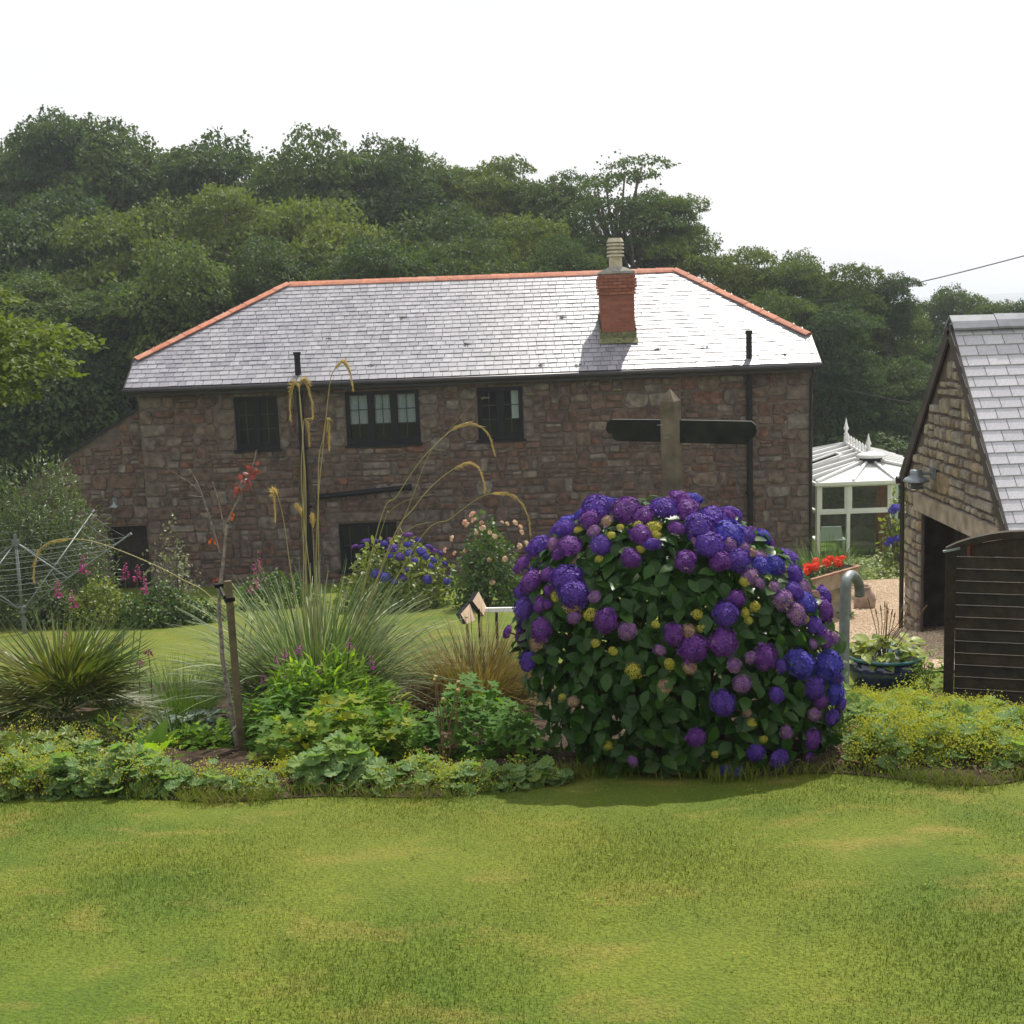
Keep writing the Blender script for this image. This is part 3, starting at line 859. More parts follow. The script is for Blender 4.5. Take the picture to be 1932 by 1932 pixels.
mb = MB(); p = at(1531, 720, 28.5)
mb.tube([(6.93, EY - .05, EZ - .12), (6.93, EY - .02, EZ - .22), (6.93, YW - .09, EZ - .42), (6.93, YW - .07, -2), (6.93, YW - .07, -4.7)], .036, 8)
mb.build('downpipe', m_gutter, house, smooth=True)

# --- chimney
rp_ = np.array([0, EY, EZ])
cb = onplane(1166, 640, rp_, nv_); cy = cb[1]
cxl, cxr = at(1135, 580, cy)[0] + .0, at(1197, 580, cy)[0]
ctop = at(1165, 514, cy)[2]; cbot = EZ + (cy - EY) * SL - .1
ch = MB(); dpt = .72
ch.box(cxl, cxr, cy, cy + dpt, cbot - .0, ctop)
chim = ch.build('chimney', m_bmortar, house)
chn = 'chimney'
courses = int((ctop - cbot - .22) / .075)
bm_ = []
z0 = cbot + .22
for k in range(courses):
    z = z0 + k * .075; corb = 0.0
    if courses - 6 <= k: corb = .035
    if courses - 4 <= k < courses - 1: corb = .06
    x0, x1 = cxl - corb, cxr + corb
    nb = 4; off = (k % 2) * .5; L = (x1 - x0) / nb
    edges = sorted({x0, x1, *[x0 + (i + off) * L for i in range(nb + 1) if x0 < x0 + (i + off) * L < x1]})
    for a, b in zip(edges[:-1], edges[1:]):
        M = np.diag([b - a - .010, .05 + corb, .064, 1.0]); M[:3, 3] = ((a + b) / 2, cy - .008 + .025 - corb / 2 + random.uniform(-.002, .002), z + .0375); bm_.append(M)
    y0, y1 = cy - corb + .06, cy + dpt
    nb = 3; L = (y1 - y0) / nb
    edges = sorted({y0, y1, *[y0 + (i + off) * L for i in range(nb + 1) if y0 < y0 + (i + off) * L < y1]})
    for sx_ in (-1, 1):
        for a, b in zip(edges[:-1], edges[1:]):
            xw = cxl if sx_ < 0 else cxr
            M = np.diag([.05 + corb, b - a - .01, .064, 1.0]); M[:3, 3] = (xw + sx_ * (.008 - .025 + corb / 2), (a + b) / 2, z + .0375); bm_.append(M)
bm_ = np.array(bm_)
pieces(chim, 'brick', [UB], np.zeros(len(bm_), int), bm_, m_brick, 300, order=np.argsort(bm_[:, 1, 3], kind='stable'))
fl = MB(); xm, ym = (cxl + cxr) / 2, cy + dpt / 2
fl.add([(xm + i * a, ym + j * b, ctop + c) for a, b, c in ((.42, .38, -.02), (.40, .36, .03), (.17, .17, .13)) for i, j in ((-1, -1), (1, -1), (1, 1), (-1, 1))],
       [(0, 1, 5, 4), (1, 2, 6, 5), (2, 3, 7, 6), (3, 0, 4, 7), (4, 5, 9, 8), (5, 6, 10, 9), (6, 7, 11, 10), (7, 4, 8, 11), (8, 9, 10, 11)])
fl.build('flaunching', m_cement, chim)
pt = MB(); ptop = at(1163, 449, ym)[2]; h_ = ptop - ctop - .1
prof = [(.155, .0), (.15, .3), (.15, .32), (.155, .33)]
for a in (.38, .5, .62, .74):
    prof += [(.15, a), (.205, a + .015), (.19, a + .075), (.14, a + .08)]
prof += [(.14, .84), (.20, .86), (.155, .995), (.10, 1.0), (.09, .9)]
pt.lathe([(r, ctop + .1 + z * h_) for r, z in prof], (xm, ym, 0), 20)
pt.build('chimney_pot', m_pot, chim)
fs = MB()
zb_ = EZ + (cy - EY) * SL
fs.box(cxl - .03, cxr + .03, cy - .022, cy - .0075, zb_ - .02, zb_ + .17)
fs.add([(cxl - .06, cy - .02, zb_ + .03), (cxr + .06, cy - .02, zb_ + .03), (cxr + .06, cy - .22, zb_ + .03 - .2 * SL + .012), (cxl - .06, cy - .22, zb_ + .03 - .2 * SL + .012)], [(0, 1, 2, 3)])
for x in (cxl - .03, cxr + .03):
    for k in range(4):
        y = cy + k * .18; z = EZ + (y - EY) * SL
        fs.box(x - .012, x + .012, y, y + .178, z - .02, z + .25)
fs.build('flashing', m_lead, chim)

# ================================================================ LEAN-TO on the left
YL = 28.78
lt0, lt1 = at(128, 860, YL), at(262, 772, YL)
lean = thing('lean_to', 'low stone lean-to with sloping top against the left end of the house', 'lean-to', (lt1[0] - .8, YL, ZB))
lmap = lambda V: np.stack([V[:, 0], YL - V[:, 1], V[:, 2]], 1)
dr = prect(207, 993, 284, 1110, YL); dr = (dr[0], XL - .10, ZB, dr[3])
xa_, xb_ = lt0[0] - 1.6, XL - .02
sl_ = (lt1[2] - lt0[2]) / (lt1[0] - lt0[0]); ztop = lambda x: lt1[2] + (x - lt1[0]) * sl_
lm = MB()
lm.add(lmap(np.array([(xa_, 0, ZB), (dr[0], 0, ZB), (dr[0], 0, ztop(dr[0])), (xa_, 0, ztop(xa_))], float)), [(0, 1, 2, 3)], (.5, .5))
lm.add(lmap(np.array([(dr[0], 0, dr[3]), (dr[1], 0, dr[3]), (dr[1], 0, ztop(dr[1])), (dr[0], 0, ztop(dr[0]))], float)), [(0, 1, 2, 3)], (.5, .5))
lm.add(lmap(np.array([(dr[1], 0, ZB), (xb_, 0, ZB), (xb_, 0, ztop(xb_)), (dr[1], 0, ztop(dr[1]))], float)), [(0, 1, 2, 3)], (.5, .5))
for (p, q) in (((dr[0], ZB), (dr[0], dr[3])), ((dr[0], dr[3]), (dr[1], dr[3])), ((dr[1], dr[3]), (dr[1], ZB))):
    lm.add(lmap(np.array([(p[0], 0, p[1]), (q[0], 0, q[1]), (q[0], -.5, q[1]), (p[0], -.5, p[1])], float)), [(0, 1, 2, 3)], (.5, .5))
lm.add([(xa_, YL, ZB), (xa_, YL + 3, ZB), (xa_, YL + 3, ztop(xa_)), (xa_, YL, ztop(xa_))], [(0, 1, 2, 3)], (.5, .5))
lw = lm.build('wall', m_mortar, lean)
lay_stones(lw, rubble(xa_, xb_, ZB, lt1[2], [(dr[0] - .02, dr[1] + .02, ZB - 1, dr[3] + .02)], inside=lambda u, v: v < ztop(u) - .03), lmap, m_stone, 120)
cp = MB(); cp.add([(xa_, YL - .08, ztop(xa_) + .0), (xb_, YL - .08, ztop(xb_)), (xb_, YL + 3, ztop(xb_)), (xa_, YL + 3, ztop(xa_)),
                   (xa_, YL - .08, ztop(xa_) + .05), (xb_, YL - .08, ztop(xb_) + .05), (xb_, YL + 3, ztop(xb_) + .05), (xa_, YL + 3, ztop(xa_) + .05)],
                  [(0, 1, 5, 4), (4, 5, 6, 7), (1, 2, 6, 5), (0, 4, 7, 3), (3, 2, 1, 0)])
cp.build('roof', m_under, lean)
dd = MB(); npl = 5; wpl = (dr[1] - dr[0] - .12) / npl
dfr = MB(); dfr.box(dr[0], dr[0] + .06, YL + .30, YL + .38, ZB, dr[3]); dfr.box(dr[1] - .06, dr[1], YL + .30, YL + .38, ZB, dr[3]); dfr.box(dr[0] + .06, dr[1] - .06, YL + .30, YL + .38, dr[3] - .07, dr[3])
dof = dfr.build('door', m_black, lean)
for k in range(npl):
    mb = MB(); mb.box(dr[0] + .06 + k * wpl + .004, dr[0] + .06 + (k + 1) * wpl - .004, YL + .33, YL + .36, ZB + .02, dr[3] - .075); mb.build('plank', m_wooddk, dof)
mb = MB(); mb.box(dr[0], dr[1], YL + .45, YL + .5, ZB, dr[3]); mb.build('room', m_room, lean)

def barn_lamp(name, label, base, out_dir, armlen, r):
    "swan-neck lamp with conical shade; base on the wall"
    base = np.array(base, float); o_ = nrm(np.array(out_dir, float)); up = np.array([0, 0, 1.0])
    t = thing(name, label, 'lamp', base)
    mb = MB(); mb.obox(base + o_ * .012, o_ * .012, np.cross(o_, up) * .05, up * .07); mb.build('wall_plate', m_lampm, t)
    tip = base + o_ * armlen
    mb = MB(); mb.tube(crv([base + o_ * .02, base + o_ * armlen * .5 + up * .06, tip + up * .05, tip - up * .0], 12), .012, 8); mb.build('arm', m_lampm, t, True)
    mb = MB(); mb.lathe([(.02, .0), (.035, -.01), (.04, -.05), (r, -.11), (r, -.12), (r * .93, -.115), (.03, -.055)], tip, 18); mb.build('lamp_shade', m_lampm, t, True)
    mb = MB(); mb.lathe([(.015, -.06), (.03, -.085), (.035, -.12), (.02, -.15), (.004, -.158)], tip, 12); mb.build('bulb', m_pale, t, True)
    return t
lp = at(222, 948, YL)
barn_lamp('wall_lamp', 'small metal lamp above the dark doorway of the lean-to', (lp[0] - .05, YL - .045, lp[2] + .05), (.25, -1, 0), .2, .13)

# ================================================================ CONSERVATORY
CY0, CX0, CX1, CY1 = 33.0, 8.22, 11.85, 39.0
CE = -3.17; CZB = -5.6
rN, rF = np.array([10.02, 34.5, -2.78]), np.array([10.4, 38.3, -2.76])
cons = thing('conservatory', 'white framed glass conservatory with spiked ridge beside the house', 'conservatory', (10, 36, CZB))
fr = MB()
mul = [CX0, at(1600, 980, CY0)[0], at(1681, 980, CY0)[0], at(1762, 980, CY0)[0], CX1]
TZ = at(1600, 966, CY0)[2]
for x in mul:
    fr.box(x - .045, x + .045, CY0 - .05, CY0 + .05, CZB, CE - .09)
for a, b in zip(mul[:-1], mul[1:]):
    fr.box(a + .046, b - .046, CY0 - .045, CY0 + .045, TZ - .04, TZ + .04)
    fr.box(a + .046, b - .046, CY0 - .04, CY0 + .04, CZB + .0, CZB + .25)
    for (za, zb) in ((TZ + .041, CE - .091),):
        fr.box(a + .046, a + .10, CY0 - .03, CY0 + .03, za, zb); fr.box(b - .10, b - .046, CY0 - .03, CY0 + .03, za, zb)
        fr.box(a + .101, b - .101, CY0 - .03, CY0 + .03, za, za + .05); fr.box(a + .101, b - .101, CY0 - .03, CY0 + .03, zb - .05, zb)
for y in np.linspace(CY0, CY1, 6):
    fr.box(CX0 - .045, CX0 + .045, y + .052, y + .14, CZB, CE - .09); fr.box(CX1 - .045, CX1 + .045, y + .052, y + .14, CZB, CE - .09)
fr.box(CX0 - .04, CX0 + .04, CY0 + .15, CY1, TZ - .038, TZ + .038)
frame = fr.build('frame', m_upvc, cons)
for a, b in zip(mul[:-1], mul[1:]):
    mb = MB(); mb.box(a + .1, b - .1, CY0 - .006, CY0 + .006, TZ + .09, CE - .14); mb.build('pane', m_cglass, cons)
    mb = MB(); mb.box(a + .046, b - .046, CY0 - .006, CY0 + .006, CZB + .25, TZ - .04); mb.build('pane', m_cglass, cons)
eg = MB(); eg.box(CX0 - .12, CX1 + .12, CY0 - .14, CY0 + .04, CE - .088, CE - .0); eg.box(CX0 - .14, CX0 + .04, CY0 + .041, CY1, CE - .086, CE - .002); eg.box(CX1 - .04, CX1 + .12, CY0 + .041, CY1, CE - .086, CE - .002)
eg.build('eaves_gutter', m_upvc, cons)
EV = [np.array([x, CY0 - .05, CE]) for x in (CX0 - .05, at(1609, 908, CY0)[0], at(1688, 906, CY0)[0], CX1 + .05)]
for a, b in zip(EV[:-1], EV[1:]):
    mb = MB(); up = np.array([0, 0, .025]); t = rN + (0, 0, -.02)
    mb.add([a, b, t + (b - a) * .12, t - (b - a) * .12, a - up, b - up, t + (b - a) * .12 - up, t - (b - a) * .12 - up], [(0, 1, 2, 3), (7, 6, 5, 4), (0, 4, 5, 1), (1, 5, 6, 2), (3, 2, 6, 7), (0, 3, 7, 4)])
    mb.build('roof_panel', m_poly, cons)
rb = MB()
for e in EV: rb.bar(e + (0, 0, .03), rN + (0, 0, .03), .07, .06)
YSL = np.linspace(CY0, CY1, 9)
for k, y in enumerate(YSL):
    tp = rN + (rF - rN) * np.clip((y - rN[1] + .6) / (rF[1] - rN[1]), 0, 1)
    rb.bar((CX0 - .05, y, CE + .03), tp + (0, 0, .03), .075, .06)
    rb.bar((CX1 + .05, y, CE + .03), tp + (0, 0, .03), .075, .06)
rb.bar(rN + (0, 0, .05), rF + (0, 0, .05), .16, .10)
rb.build('rafter', m_upvc, cons)
for k in range(8):
    f_ = lambda y: rN + (rF - rN) * np.clip((y - rN[1] + .6) / (rF[1] - rN[1]), 0, 1)
    a, b = np.array([CX0 - .05, YSL[k], CE]), np.array([CX0 - .05, YSL[k + 1], CE]); c, d = f_(YSL[k + 1]), f_(YSL[k])
    if np.linalg.norm(c - d) < .01: d = c
    mb = MB(); mb.quad(a, b, c, d); mb.build('roof_pane', m_cglass, cons)
    a, b = np.array([CX1 + .05, YSL[k], CE]), np.array([CX1 + .05, YSL[k + 1], CE])
    mb = MB(); mb.quad(a, d, c, b); mb.build('roof_panel', m_poly, cons)
# open roof light on the left slope
mb = MB(); s0 = np.array([CX0 + .25, 35.2, CE + .14]); s1 = np.array([CX0 + 1.25, 35.35, CE + .42]); dy = np.array([0, .62, 0])
for a, b in ((s0, s1), (s0 + dy, s1 + dy), (s0, s0 + dy), (s1, s1 + dy)): mb.bar(a, b, .07, .05)
vent = mb.build('roof_light', m_upvc, cons)
mb = MB(); mb.quad(s0, s0 + dy, s1 + dy, s1); mb.build('pane', m_cglass, vent)
# hood with dark vent at the front ridge end
mb = MB(); hc = rN + (0, -.12, .06)
mb.lathe([(.40, .0), (.44, .03), (.36, .10), (.12, .16), (.02, .17)], hc, 20, sx=.95, sy=.8); hood = mb.build('ridge_hood', m_upvc, cons, True)
mb = MB(); mb.lathe([(.30, -.12), (.34, -.01), (.34, .0)], hc, 20, sx=.95, sy=.8); mb.build('hood_vent', m_black, hood, True)
def finial(p, h):
    mb = MB(); mb.lathe([(.075, 0), (.075, h * .22), (.05, h * .25), (.085, h * .30), (.05, h * .36), (.045, h * .45), (.085, h * .53), (.075, h * .58), (.05, h * .68), (.02, h * .9), (.004, h)], p, 12); mb.build('finial', m_upvc, cons, True)
finial(rN + (0, .1, .08), .62); finial(rF + (0, 0, .08), .72)
for k in range(1, 8):
    p = rN + (0, .1, 0) + (rF - rN) * k / 8.2
    mb = MB(); mb.lathe([(.05, 0), (.05, .06), (.025, .09), (.045, .14), (.05, .18), (.02, .23), (.004, .25)], p + (0, 0, .09), 8); mb.build('cresting', m_upvc, cons, True)
mb = MB(); mb.quad((CX0, CY1, CZB), (CX1, CY1, CZB), (CX1, CY1, CE), (CX0, CY1, CE)); mb.build('back_wall', m_mortar, cons)
mb = MB(); mb.box(CX0, CX1, CY0, CY1, CZB - .05, CZB); mb.build('floor', m_cement, cons)
mb = MB(); bxp = at(1668, 1000, 34.2)[0]; mb.box(bxp - .14, bxp + .14, 34.2, 34.5, CZB, CE - .1); mb.build('pillar', m_brick, cons)
# chair and table seen through the glass
cp_ = at(1640, 1015, 34.0)
wc = thing('wicker_chair', 'wicker armchair standing behind the conservatory glass', 'chair', (cp_[0] - .1, 34.3, CZB))
bx0 = ORG[wc.name]
mb = MB(); mb.obox(bx0 + (0, 0, .42), (.30, 0, 0), (0, .28, 0), (0, 0, .06)); mb.build('seat', m_wicker, wc)
mb = MB(); P_ = []
for a in np.linspace(-.2, math.pi + .2, 12): P_.append(bx0 + (math.cos(a) * .34, .05 + math.sin(a) * .30, 0))
for k in range(11):
    h0, h1 = .62 + .30 * math.sin(max(0, math.pi * k / 11)), .62 + .30 * math.sin(math.pi * (k + 1) / 11)
    mb.add([P_[k] + (0, 0, .4), P_[k + 1] + (0, 0, .4), P_[k + 1] + (0, 0, h1), P_[k] + (0, 0, h0)], [(0, 1, 2, 3)])
mb.build('backrest', m_wicker, wc)
for sx_ in (-1, 1):
    for sy_ in (-1, 1):
        mb = MB(); mb.tube([bx0 + (sx_ * .26, sy_ * .24, 0), bx0 + (sx_ * .26, sy_ * .24, .37)], .022, 6); mb.build('leg', m_wicker, wc)
tp_ = at(1568, 1000, 34.4)
tb = thing('conservatory_table', 'pale table with a cloth behind the left conservatory pane', 'table', (tp_[0], 34.6, CZB))
b0 = ORG[tb.name]
mb = MB(); mb.box(b0[0] - .45, b0[0] + .4, 34.3, 35.0, tp_[2] - .3, tp_[2] - .26); mb.build('table_top', m_pale, tb)
for sx_ in (-.38, .34):
    for sy_ in (34.36, 34.94):
        mb = MB(); mb.box(b0[0] + sx_ - .03, b0[0] + sx_ + .03, sy_ - .03, sy_ + .03, CZB, tp_[2] - .301); mb.build('leg', m_pale, tb)
mb = MB(); mb.add([(b0[0] - .35, 34.28, tp_[2] - .25), (b0[0] + .3, 34.28, tp_[2] - .25), (b0[0] + .25, 34.27, tp_[2] + .12), (b0[0] - .3, 34.27, tp_[2] + .12), (b0[0] - .3, 34.30, tp_[2] + .12), (b0[0] + .25, 34.30, tp_[2] + .12), (b0[0] + .3, 34.31, tp_[2] - .25), (b0[0] - .35, 34.31, tp_[2] - .25)],
                  [(0, 1, 2, 3), (4, 5, 6, 7), (3, 2, 5, 4), (0, 3, 4, 7), (1, 6, 5, 2), (0, 7, 6, 1)])
bd = mb.build('folded_cloth', m_pale, None); tag(bd, 'white cloth propped on the conservatory table', 'cloth')

# ================================================================ STONE SHED on the right
SX, SXE = 5.10, 9.6; SYF, SYN, SYR = 15.9, 12.72, 14.3
SZE, SZR, SZB = -.67, 1.20, -3.1
shed = thing('stone_shed', 'small stone shed with steep slate roof at the right edge', 'shed', (7, 14.3, SZB))
smap = lambda V: np.stack([SX - V[:, 1], -V[:, 0], V[:, 2]], 1)      # u = -y so that outward is -x
gable = lambda u, v: v < SZE + (SZR - SZE) * min(((-u) - SYN) / (SYR - SYN), (SYF - (-u)) / (SYF - SYR)) - .05
LZ0, LZ1 = -1.02, -.80
op = (-15.28, -12.95, SZB, LZ0)
sm = MB()
holed_wall(sm, -SYF, -SYN, SZB, SZE, [op], smap, .035)
sm.add([(SX, SYF, SZE), (SX, SYN, SZE), (SX, SYR, SZR)], [(0, 1, 2)], (.5, .5))
sm.quad((SX, SYN, SZB), (SXE, SYN, SZB), (SXE, SYN, SZE), (SX, SYN, SZE), (.5, .5))
sm.quad((SX, SYF, SZB), (SX, SYF, SZE), (SXE, SYF, SZE), (SXE, SYF, SZB), (.5, .5))
sm.quad((SXE, SYF, SZB), (SXE, SYN, SZB), (SXE, SYN, SZE), (SXE, SYF, SZE), (.5, .5))
shw = sm.build('wall', m_mortar, shed)
m_stone2 = mat('shed_granite', [(.24, .20, .15), (.30, .27, .23), (.20, .16, .12), (.33, .28, .20), (.25, .23, .20), (.28, .21, .13)], .88, .2, (7, .4), (38, .7, .02))
cells = rubble(-SYF, -SYN, SZB, SZR, [(op[0] - .01, op[1] + .01, SZB - 1, LZ1 + .01)], .11, .26, inside=gable)
lay_stones(shw, cells, smap, m_stone2, 240)
cells = rubble(SX + .05, SX + 1.6, SZB, SZE - .05, [], .11, .26)
lay_stones(shw, cells, lambda V: np.stack([V[:, 0], SYN - V[:, 1], V[:, 2]], 1), m_stone2, 40)
mb = MB(); mb.box(SX - .06, SX + .25, -op[1] - .22, -op[0] + .16, LZ0 + .002, LZ1); mb.build('lintel', mat('lintel_wood', [(.30, .25, .20)], .85, .2, (6, .35), (30, .5, .01)), shed)
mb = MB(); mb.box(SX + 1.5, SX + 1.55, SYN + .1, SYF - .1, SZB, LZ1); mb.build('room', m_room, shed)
nb_ = 11; wb2 = (-op[0] + op[1]) / nb_
for k in range(nb_):
    mb = MB(); y0 = -op[1] + k * wb2; mb.box(SX + .40, SX + .43, y0 + .006, y0 + wb2 - .006, SZB + .05, LZ0 + .0); mb.build('door_board', m_wooddk, shed)
for y in (13.9, 14.5):
    mb = MB(); mb.box(SX + .30, SX + .398, y - .04, y + .04, SZB, LZ0); mb.build('door_post', mat('post_stain', [(.10, .035, .015)], .7, .3, (6, .3)), shed)
# roof
RX0 = SX - .035
ovn = (12.50, SZE - (SYN - 12.50) * (SZR - SZE) / (SYR - SYN)); ovf = (SYF + .06, SZE - .06 * (SZR - SZE) / (SYF - SYR))
mb = MB(); th_ = .05
mb.add([(x, y, z + .05 + k * th_) for k in (0, 1) for x in (RX0, SXE + .1) for (y, z) in ((ovn[0], ovn[1]), (SYR, SZR), (ovf[0], ovf[1]))],
       [(0, 1, 4, 3), (1, 2, 5, 4), (6, 9, 10, 7), (7, 10, 11, 8), (0, 6, 7, 1), (1, 7, 8, 2), (3, 4, 10, 9), (4, 5, 11, 10), (0, 3, 9, 6), (2, 8, 11, 5)])
sroof = mb.build('roof', m_under, shed)
ssv = nrm(np.array([0, SYR - ovn[0], SZR - ovn[1]])); snv = np.array([0, -ssv[2], ssv[1]]); sl = math.hypot(SYR - ovn[0], SZR - ovn[1])
Ms = []; g2 = .145
for k in range(int(sl / g2) + 1):
    s0 = k * g2 - .02; s1 = min(sl - .01, s0 + g2 + .06)
    if s1 - s0 < .05: continue
    x = RX0 - .02 - (k % 2) * .14
    while x < 7.4:
        w_ = random.uniform(.215, .25); xa, xb = max(x + .003, RX0 - .03), x + w_ - .003; x += w_
        if xb - xa < .05: continue
        p = np.array([0, ovn[0], ovn[1] + .1 + .0]) + ssv * s0 + snv * .024; p[0] = (xa + xb) / 2
        yd = ssv * (s1 - s0) - snv * .018
        Ms.append(frames([p], [yd], [snv], np.array([[xb - xa, s1 - s0, .009]]))[0])
Ms = np.array(Ms); pieces(sroof, 'slate', [slate_proto], np.zeros(len(Ms), int), Ms, m_slate2, 300)
ridge_tiles((RX0 - .02, SYR, SZR + .14), (SXE, SYR, SZR + .14), sroof, mat('grey_ridge', [(.17, .18, .21), (.20, .21, .24)], .5, .4, (8, .2)), .5, .16, .14, lift=.05)
mb = MB()
for (y, z) in (ovn, ovf): mb.bar((RX0 - .014, y, z + .045), (RX0 - .014, SYR, SZR + .045), .028, .14)
mb.build('bargeboard', mat('bargeboard_paint', [(.06, .05, .045)], .6, .3, (5, .3)), sroof)
mb = MB(); mb.tube([(SX - .1, ovf[0] + .03, ovf[1] + .02), (SXE, ovf[0] + .03, ovf[1] + .02)], .05, 10); mb.build('gutter', m_gutter, sroof)
mb = MB(); mb.tube([(SX - .03, SYF + .06, ovf[1]), (SX - .03, SYF + .05, SZB)], .03, 8); mb.build('downpipe', m_gutter, shed)
lpos = at(1785, 893, SX * 2350 / 815.)
barn_l = np.array([SX - .05, SX * 2350 / 812., lpos[2]])
t = thing('bulkhead_lamp', 'grey ringed lamp on an arm on the shed gable above the doorway', 'lamp', barn_l)
mb = MB(); mb.box(barn_l[0] - .02, barn_l[0] + .02, barn_l[1] - .05, barn_l[1] + .05, barn_l[2] - .07, barn_l[2] + .07); mb.build('wall_plate', m_lampm, t)
tip = barn_l + (-.20, .0, .0)
mb = MB(); mb.tube([barn_l + (-.02, 0, 0), tip + (.05, 0, 0)], .018, 8); mb.build('arm', m_lampm, t)
mb = MB(); mb.lathe([(.03, .05), (.07, .045), (.075, .0), (.075, -.03), (.13, -.05), (.155, -.085), (.15, -.095), (.08, -.10)], tip, 18); mb.build('lamp_shade', m_lampm, t, True)
mb = MB(); mb.lathe([(.075, -.10), (.08, -.17), (.06, -.19)], tip, 16); mb.build('lantern_glass', m_lantern, t, True)
for k in range(3):
    mb = MB(); mb.lathe([(.09, -.115 - k * .027), (.10, -.118 - k * .027), (.09, -.124 - k * .027)], tip, 16); mb.build('guard_ring', m_lampm, t)

# ================================================================ LEAF SHAPES (axis +y, face +z)
LEAF2 = (np.array([(0, 0, 0), (.34, .45, .07), (0, 1, -.10), (-.34, .45, .07)]), [(0, 1, 2), (0, 2, 3)])
MAPLE = (np.array([(0, 0, 0), (.42, .18, .02), (.30, .42, .05), (.52, .72, -.04), (.16, .66, .04), (0, 1.05, -.08), (-.16, .66, .04), (-.52, .72, -.04), (-.30, .42, .05), (-.42, .18, .02)]),
         [(0, 1, 2), (0, 2, 3, 4), (0, 4, 5, 6), (0, 6, 7, 8), (0, 8, 9)])
OVATE = (np.array([(0, 0, 0), (.20, .18, .05), (.33, .45, .08), (.22, .75, .03), (0, 1, -.12), (-.22, .75, .03), (-.33, .45, .08), (-.20, .18, .05), (0, .45, 0), (0, .75, -.04)]),
         [(0, 1, 2, 8), (8, 2, 3, 9), (9, 3, 4), (0, 8, 6, 7), (8, 9, 5, 6), (9, 4, 5)])
LANCE = (np.array([(0, 0, 0), (.10, .3, .03), (.085, .65, .0), (0, 1, -.16), (-.085, .65, .0), (-.10, .3, .03), (0, .3, 0), (0, .65, -.03)]),
         [(0, 1, 6), (6, 1, 2, 7), (7, 2, 3), (0, 6, 5), (6, 7, 4, 5), (7, 3, 4)])
def lobed(nl=7, depth=.35, span=4.9, cup=.12, teeth=False):
    V = [(0, .25, -.03)]; n = nl * 2 + 1
    for i in range(n):
        a = -span / 2 + span * i / (n - 1) + math.pi / 2
        r = .55 if i % 2 else .55 * (1 - depth)
        V.append((r * math.cos(a), .25 + r * math.sin(a), cup * (r / .55) ** 2 * (1 if i % 2 else .4)))
    V[1] = (V[1][0] * .5, V[1][1], V[1][2]); V[-1] = (V[-1][0] * .5, V[-1][1], V[-1][2])
    return np.array(V), [(0, i, i + 1) for i in range(1, n)]
PALMATE = lobed(5, .5, 4.8, .06)
ROUND = lobed(9, .10, 5.6, .16)
FLORET = (np.array([(0, 0, 0)] + [(r * math.cos(a), r * math.sin(a), z) for k in range(4) for (r, a, z) in ((.8, k * math.pi / 2 - .5, .08), (1.05, k * math.pi / 2, .02), (.8, k * math.pi / 2 + .5, .08))]),
          [(0, 1 + 3 * k, 2 + 3 * k, 3 + 3 * k) for k in range(4)])

def sph(n, zmin=-1, zmax=1):
    z = rng.uniform(zmin, zmax, n); a = rng.uniform(0, 2 * np.pi, n); r = np.sqrt(1 - z * z)
    return np.stack([r * np.cos(a), r * np.sin(a), z], 1)

# ================================================================ TREES
ASP = 2.1
def crown_variant(nb, per, leaf, openness=0.0, flat=.62):
    "normalised windswept crown: many uneven leaf clumps; x,y in -1..1, z 0..ASP"
    P, Yd, Zd, TT, cs = [], [], [], [], []
    tries = 0
    while len(cs) < nb and tries < 9000:
        tries += 1
        d = sph(1, -.95, 1)[0]; r = rng.uniform(.45, .86)
        c = np.array([d[0] * r, d[1] * r, (.46 + d[2] * r * .50) * ASP])
        if all(np.linalg.norm((c - q) * [1, 1, 1.25]) > .34 + openness for q, _ in cs): cs.append((c, rng.uniform(.24, .50)))
    for c, r in cs:
        m = int(per * (r / .35) ** 2)
        d = sph(m, -.08, 1)
        ph = rng.uniform(0, 6.28, 3)
        sub_ = 1 + .22 * np.sin(d[:, 0] * 5 + ph[0]) * np.cos(d[:, 1] * 6 + ph[1]) + .12 * np.sin(d[:, 2] * 11 + d[:, 0] * 9 + ph[2])
        rr = r * rng.uniform(.82, 1.06, m) * sub_
        fl = flat * rng.uniform(.75, 1.2)
        P.append(c + d * rr[:, None] * [1.15, 1.15, fl]); o_ = d + rng.normal(size=(m, 3)) * .5
        Zd.append(o_ * .8 + [0, 0, .55] + rng.normal(size=(m, 3)) * .35)
        Yd.append(np.stack([d[:, 0], d[:, 1], np.full(m, -.25)], 1) + rng.normal(size=(m, 3)) * .6)
        TT.append(np.stack([np.clip(rng.random() * .55 + rng.random(m) * .42, 0, .98), rng.random(m)], 1))
    m = int(per * nb * .07)     # stray leaves between the clumps
    d = sph(m, -.8, 1); P.append(np.array([0, 0, .46 * ASP]) + d * rng.uniform(.4, .92, (m, 1)) * [.92, .92, .5 * ASP]); Yd.append(rng.normal(size=(m, 3)) + d); Zd.append(rng.normal(size=(m, 3)) + [0, 0, .8]); TT.append(rng.random((m, 2)) * .97)
    P, Yd, Zd, TT = (np.concatenate(a) for a in (P, Yd, Zd, TT))
    return frames(P, Yd, Zd, rng.uniform(.7, 1.3, len(P)) * leaf), [c for c, _ in cs], TT
def crown_mesh(nm, mt, nb, per, leaf, openness=0, flat=.62):
    M, cs, TT = crown_variant(nb, per, leaf, openness, flat)
    sel = (rng.random(len(M)) < .2).astype(int)
    return inst_mesh(nm, [LEAF2, MAPLE], sel, M, mt, np.zeros(3), TT), cs
CROWNS = [crown_mesh('crown', m, 36, 760, .050, 0, .62) for m in (m_tree, m_tree, m_tree2, m_tree, m_tree2)]
OPENCROWN = crown_mesh('crown', m_tree, 17, 330, .052, .10, .42)

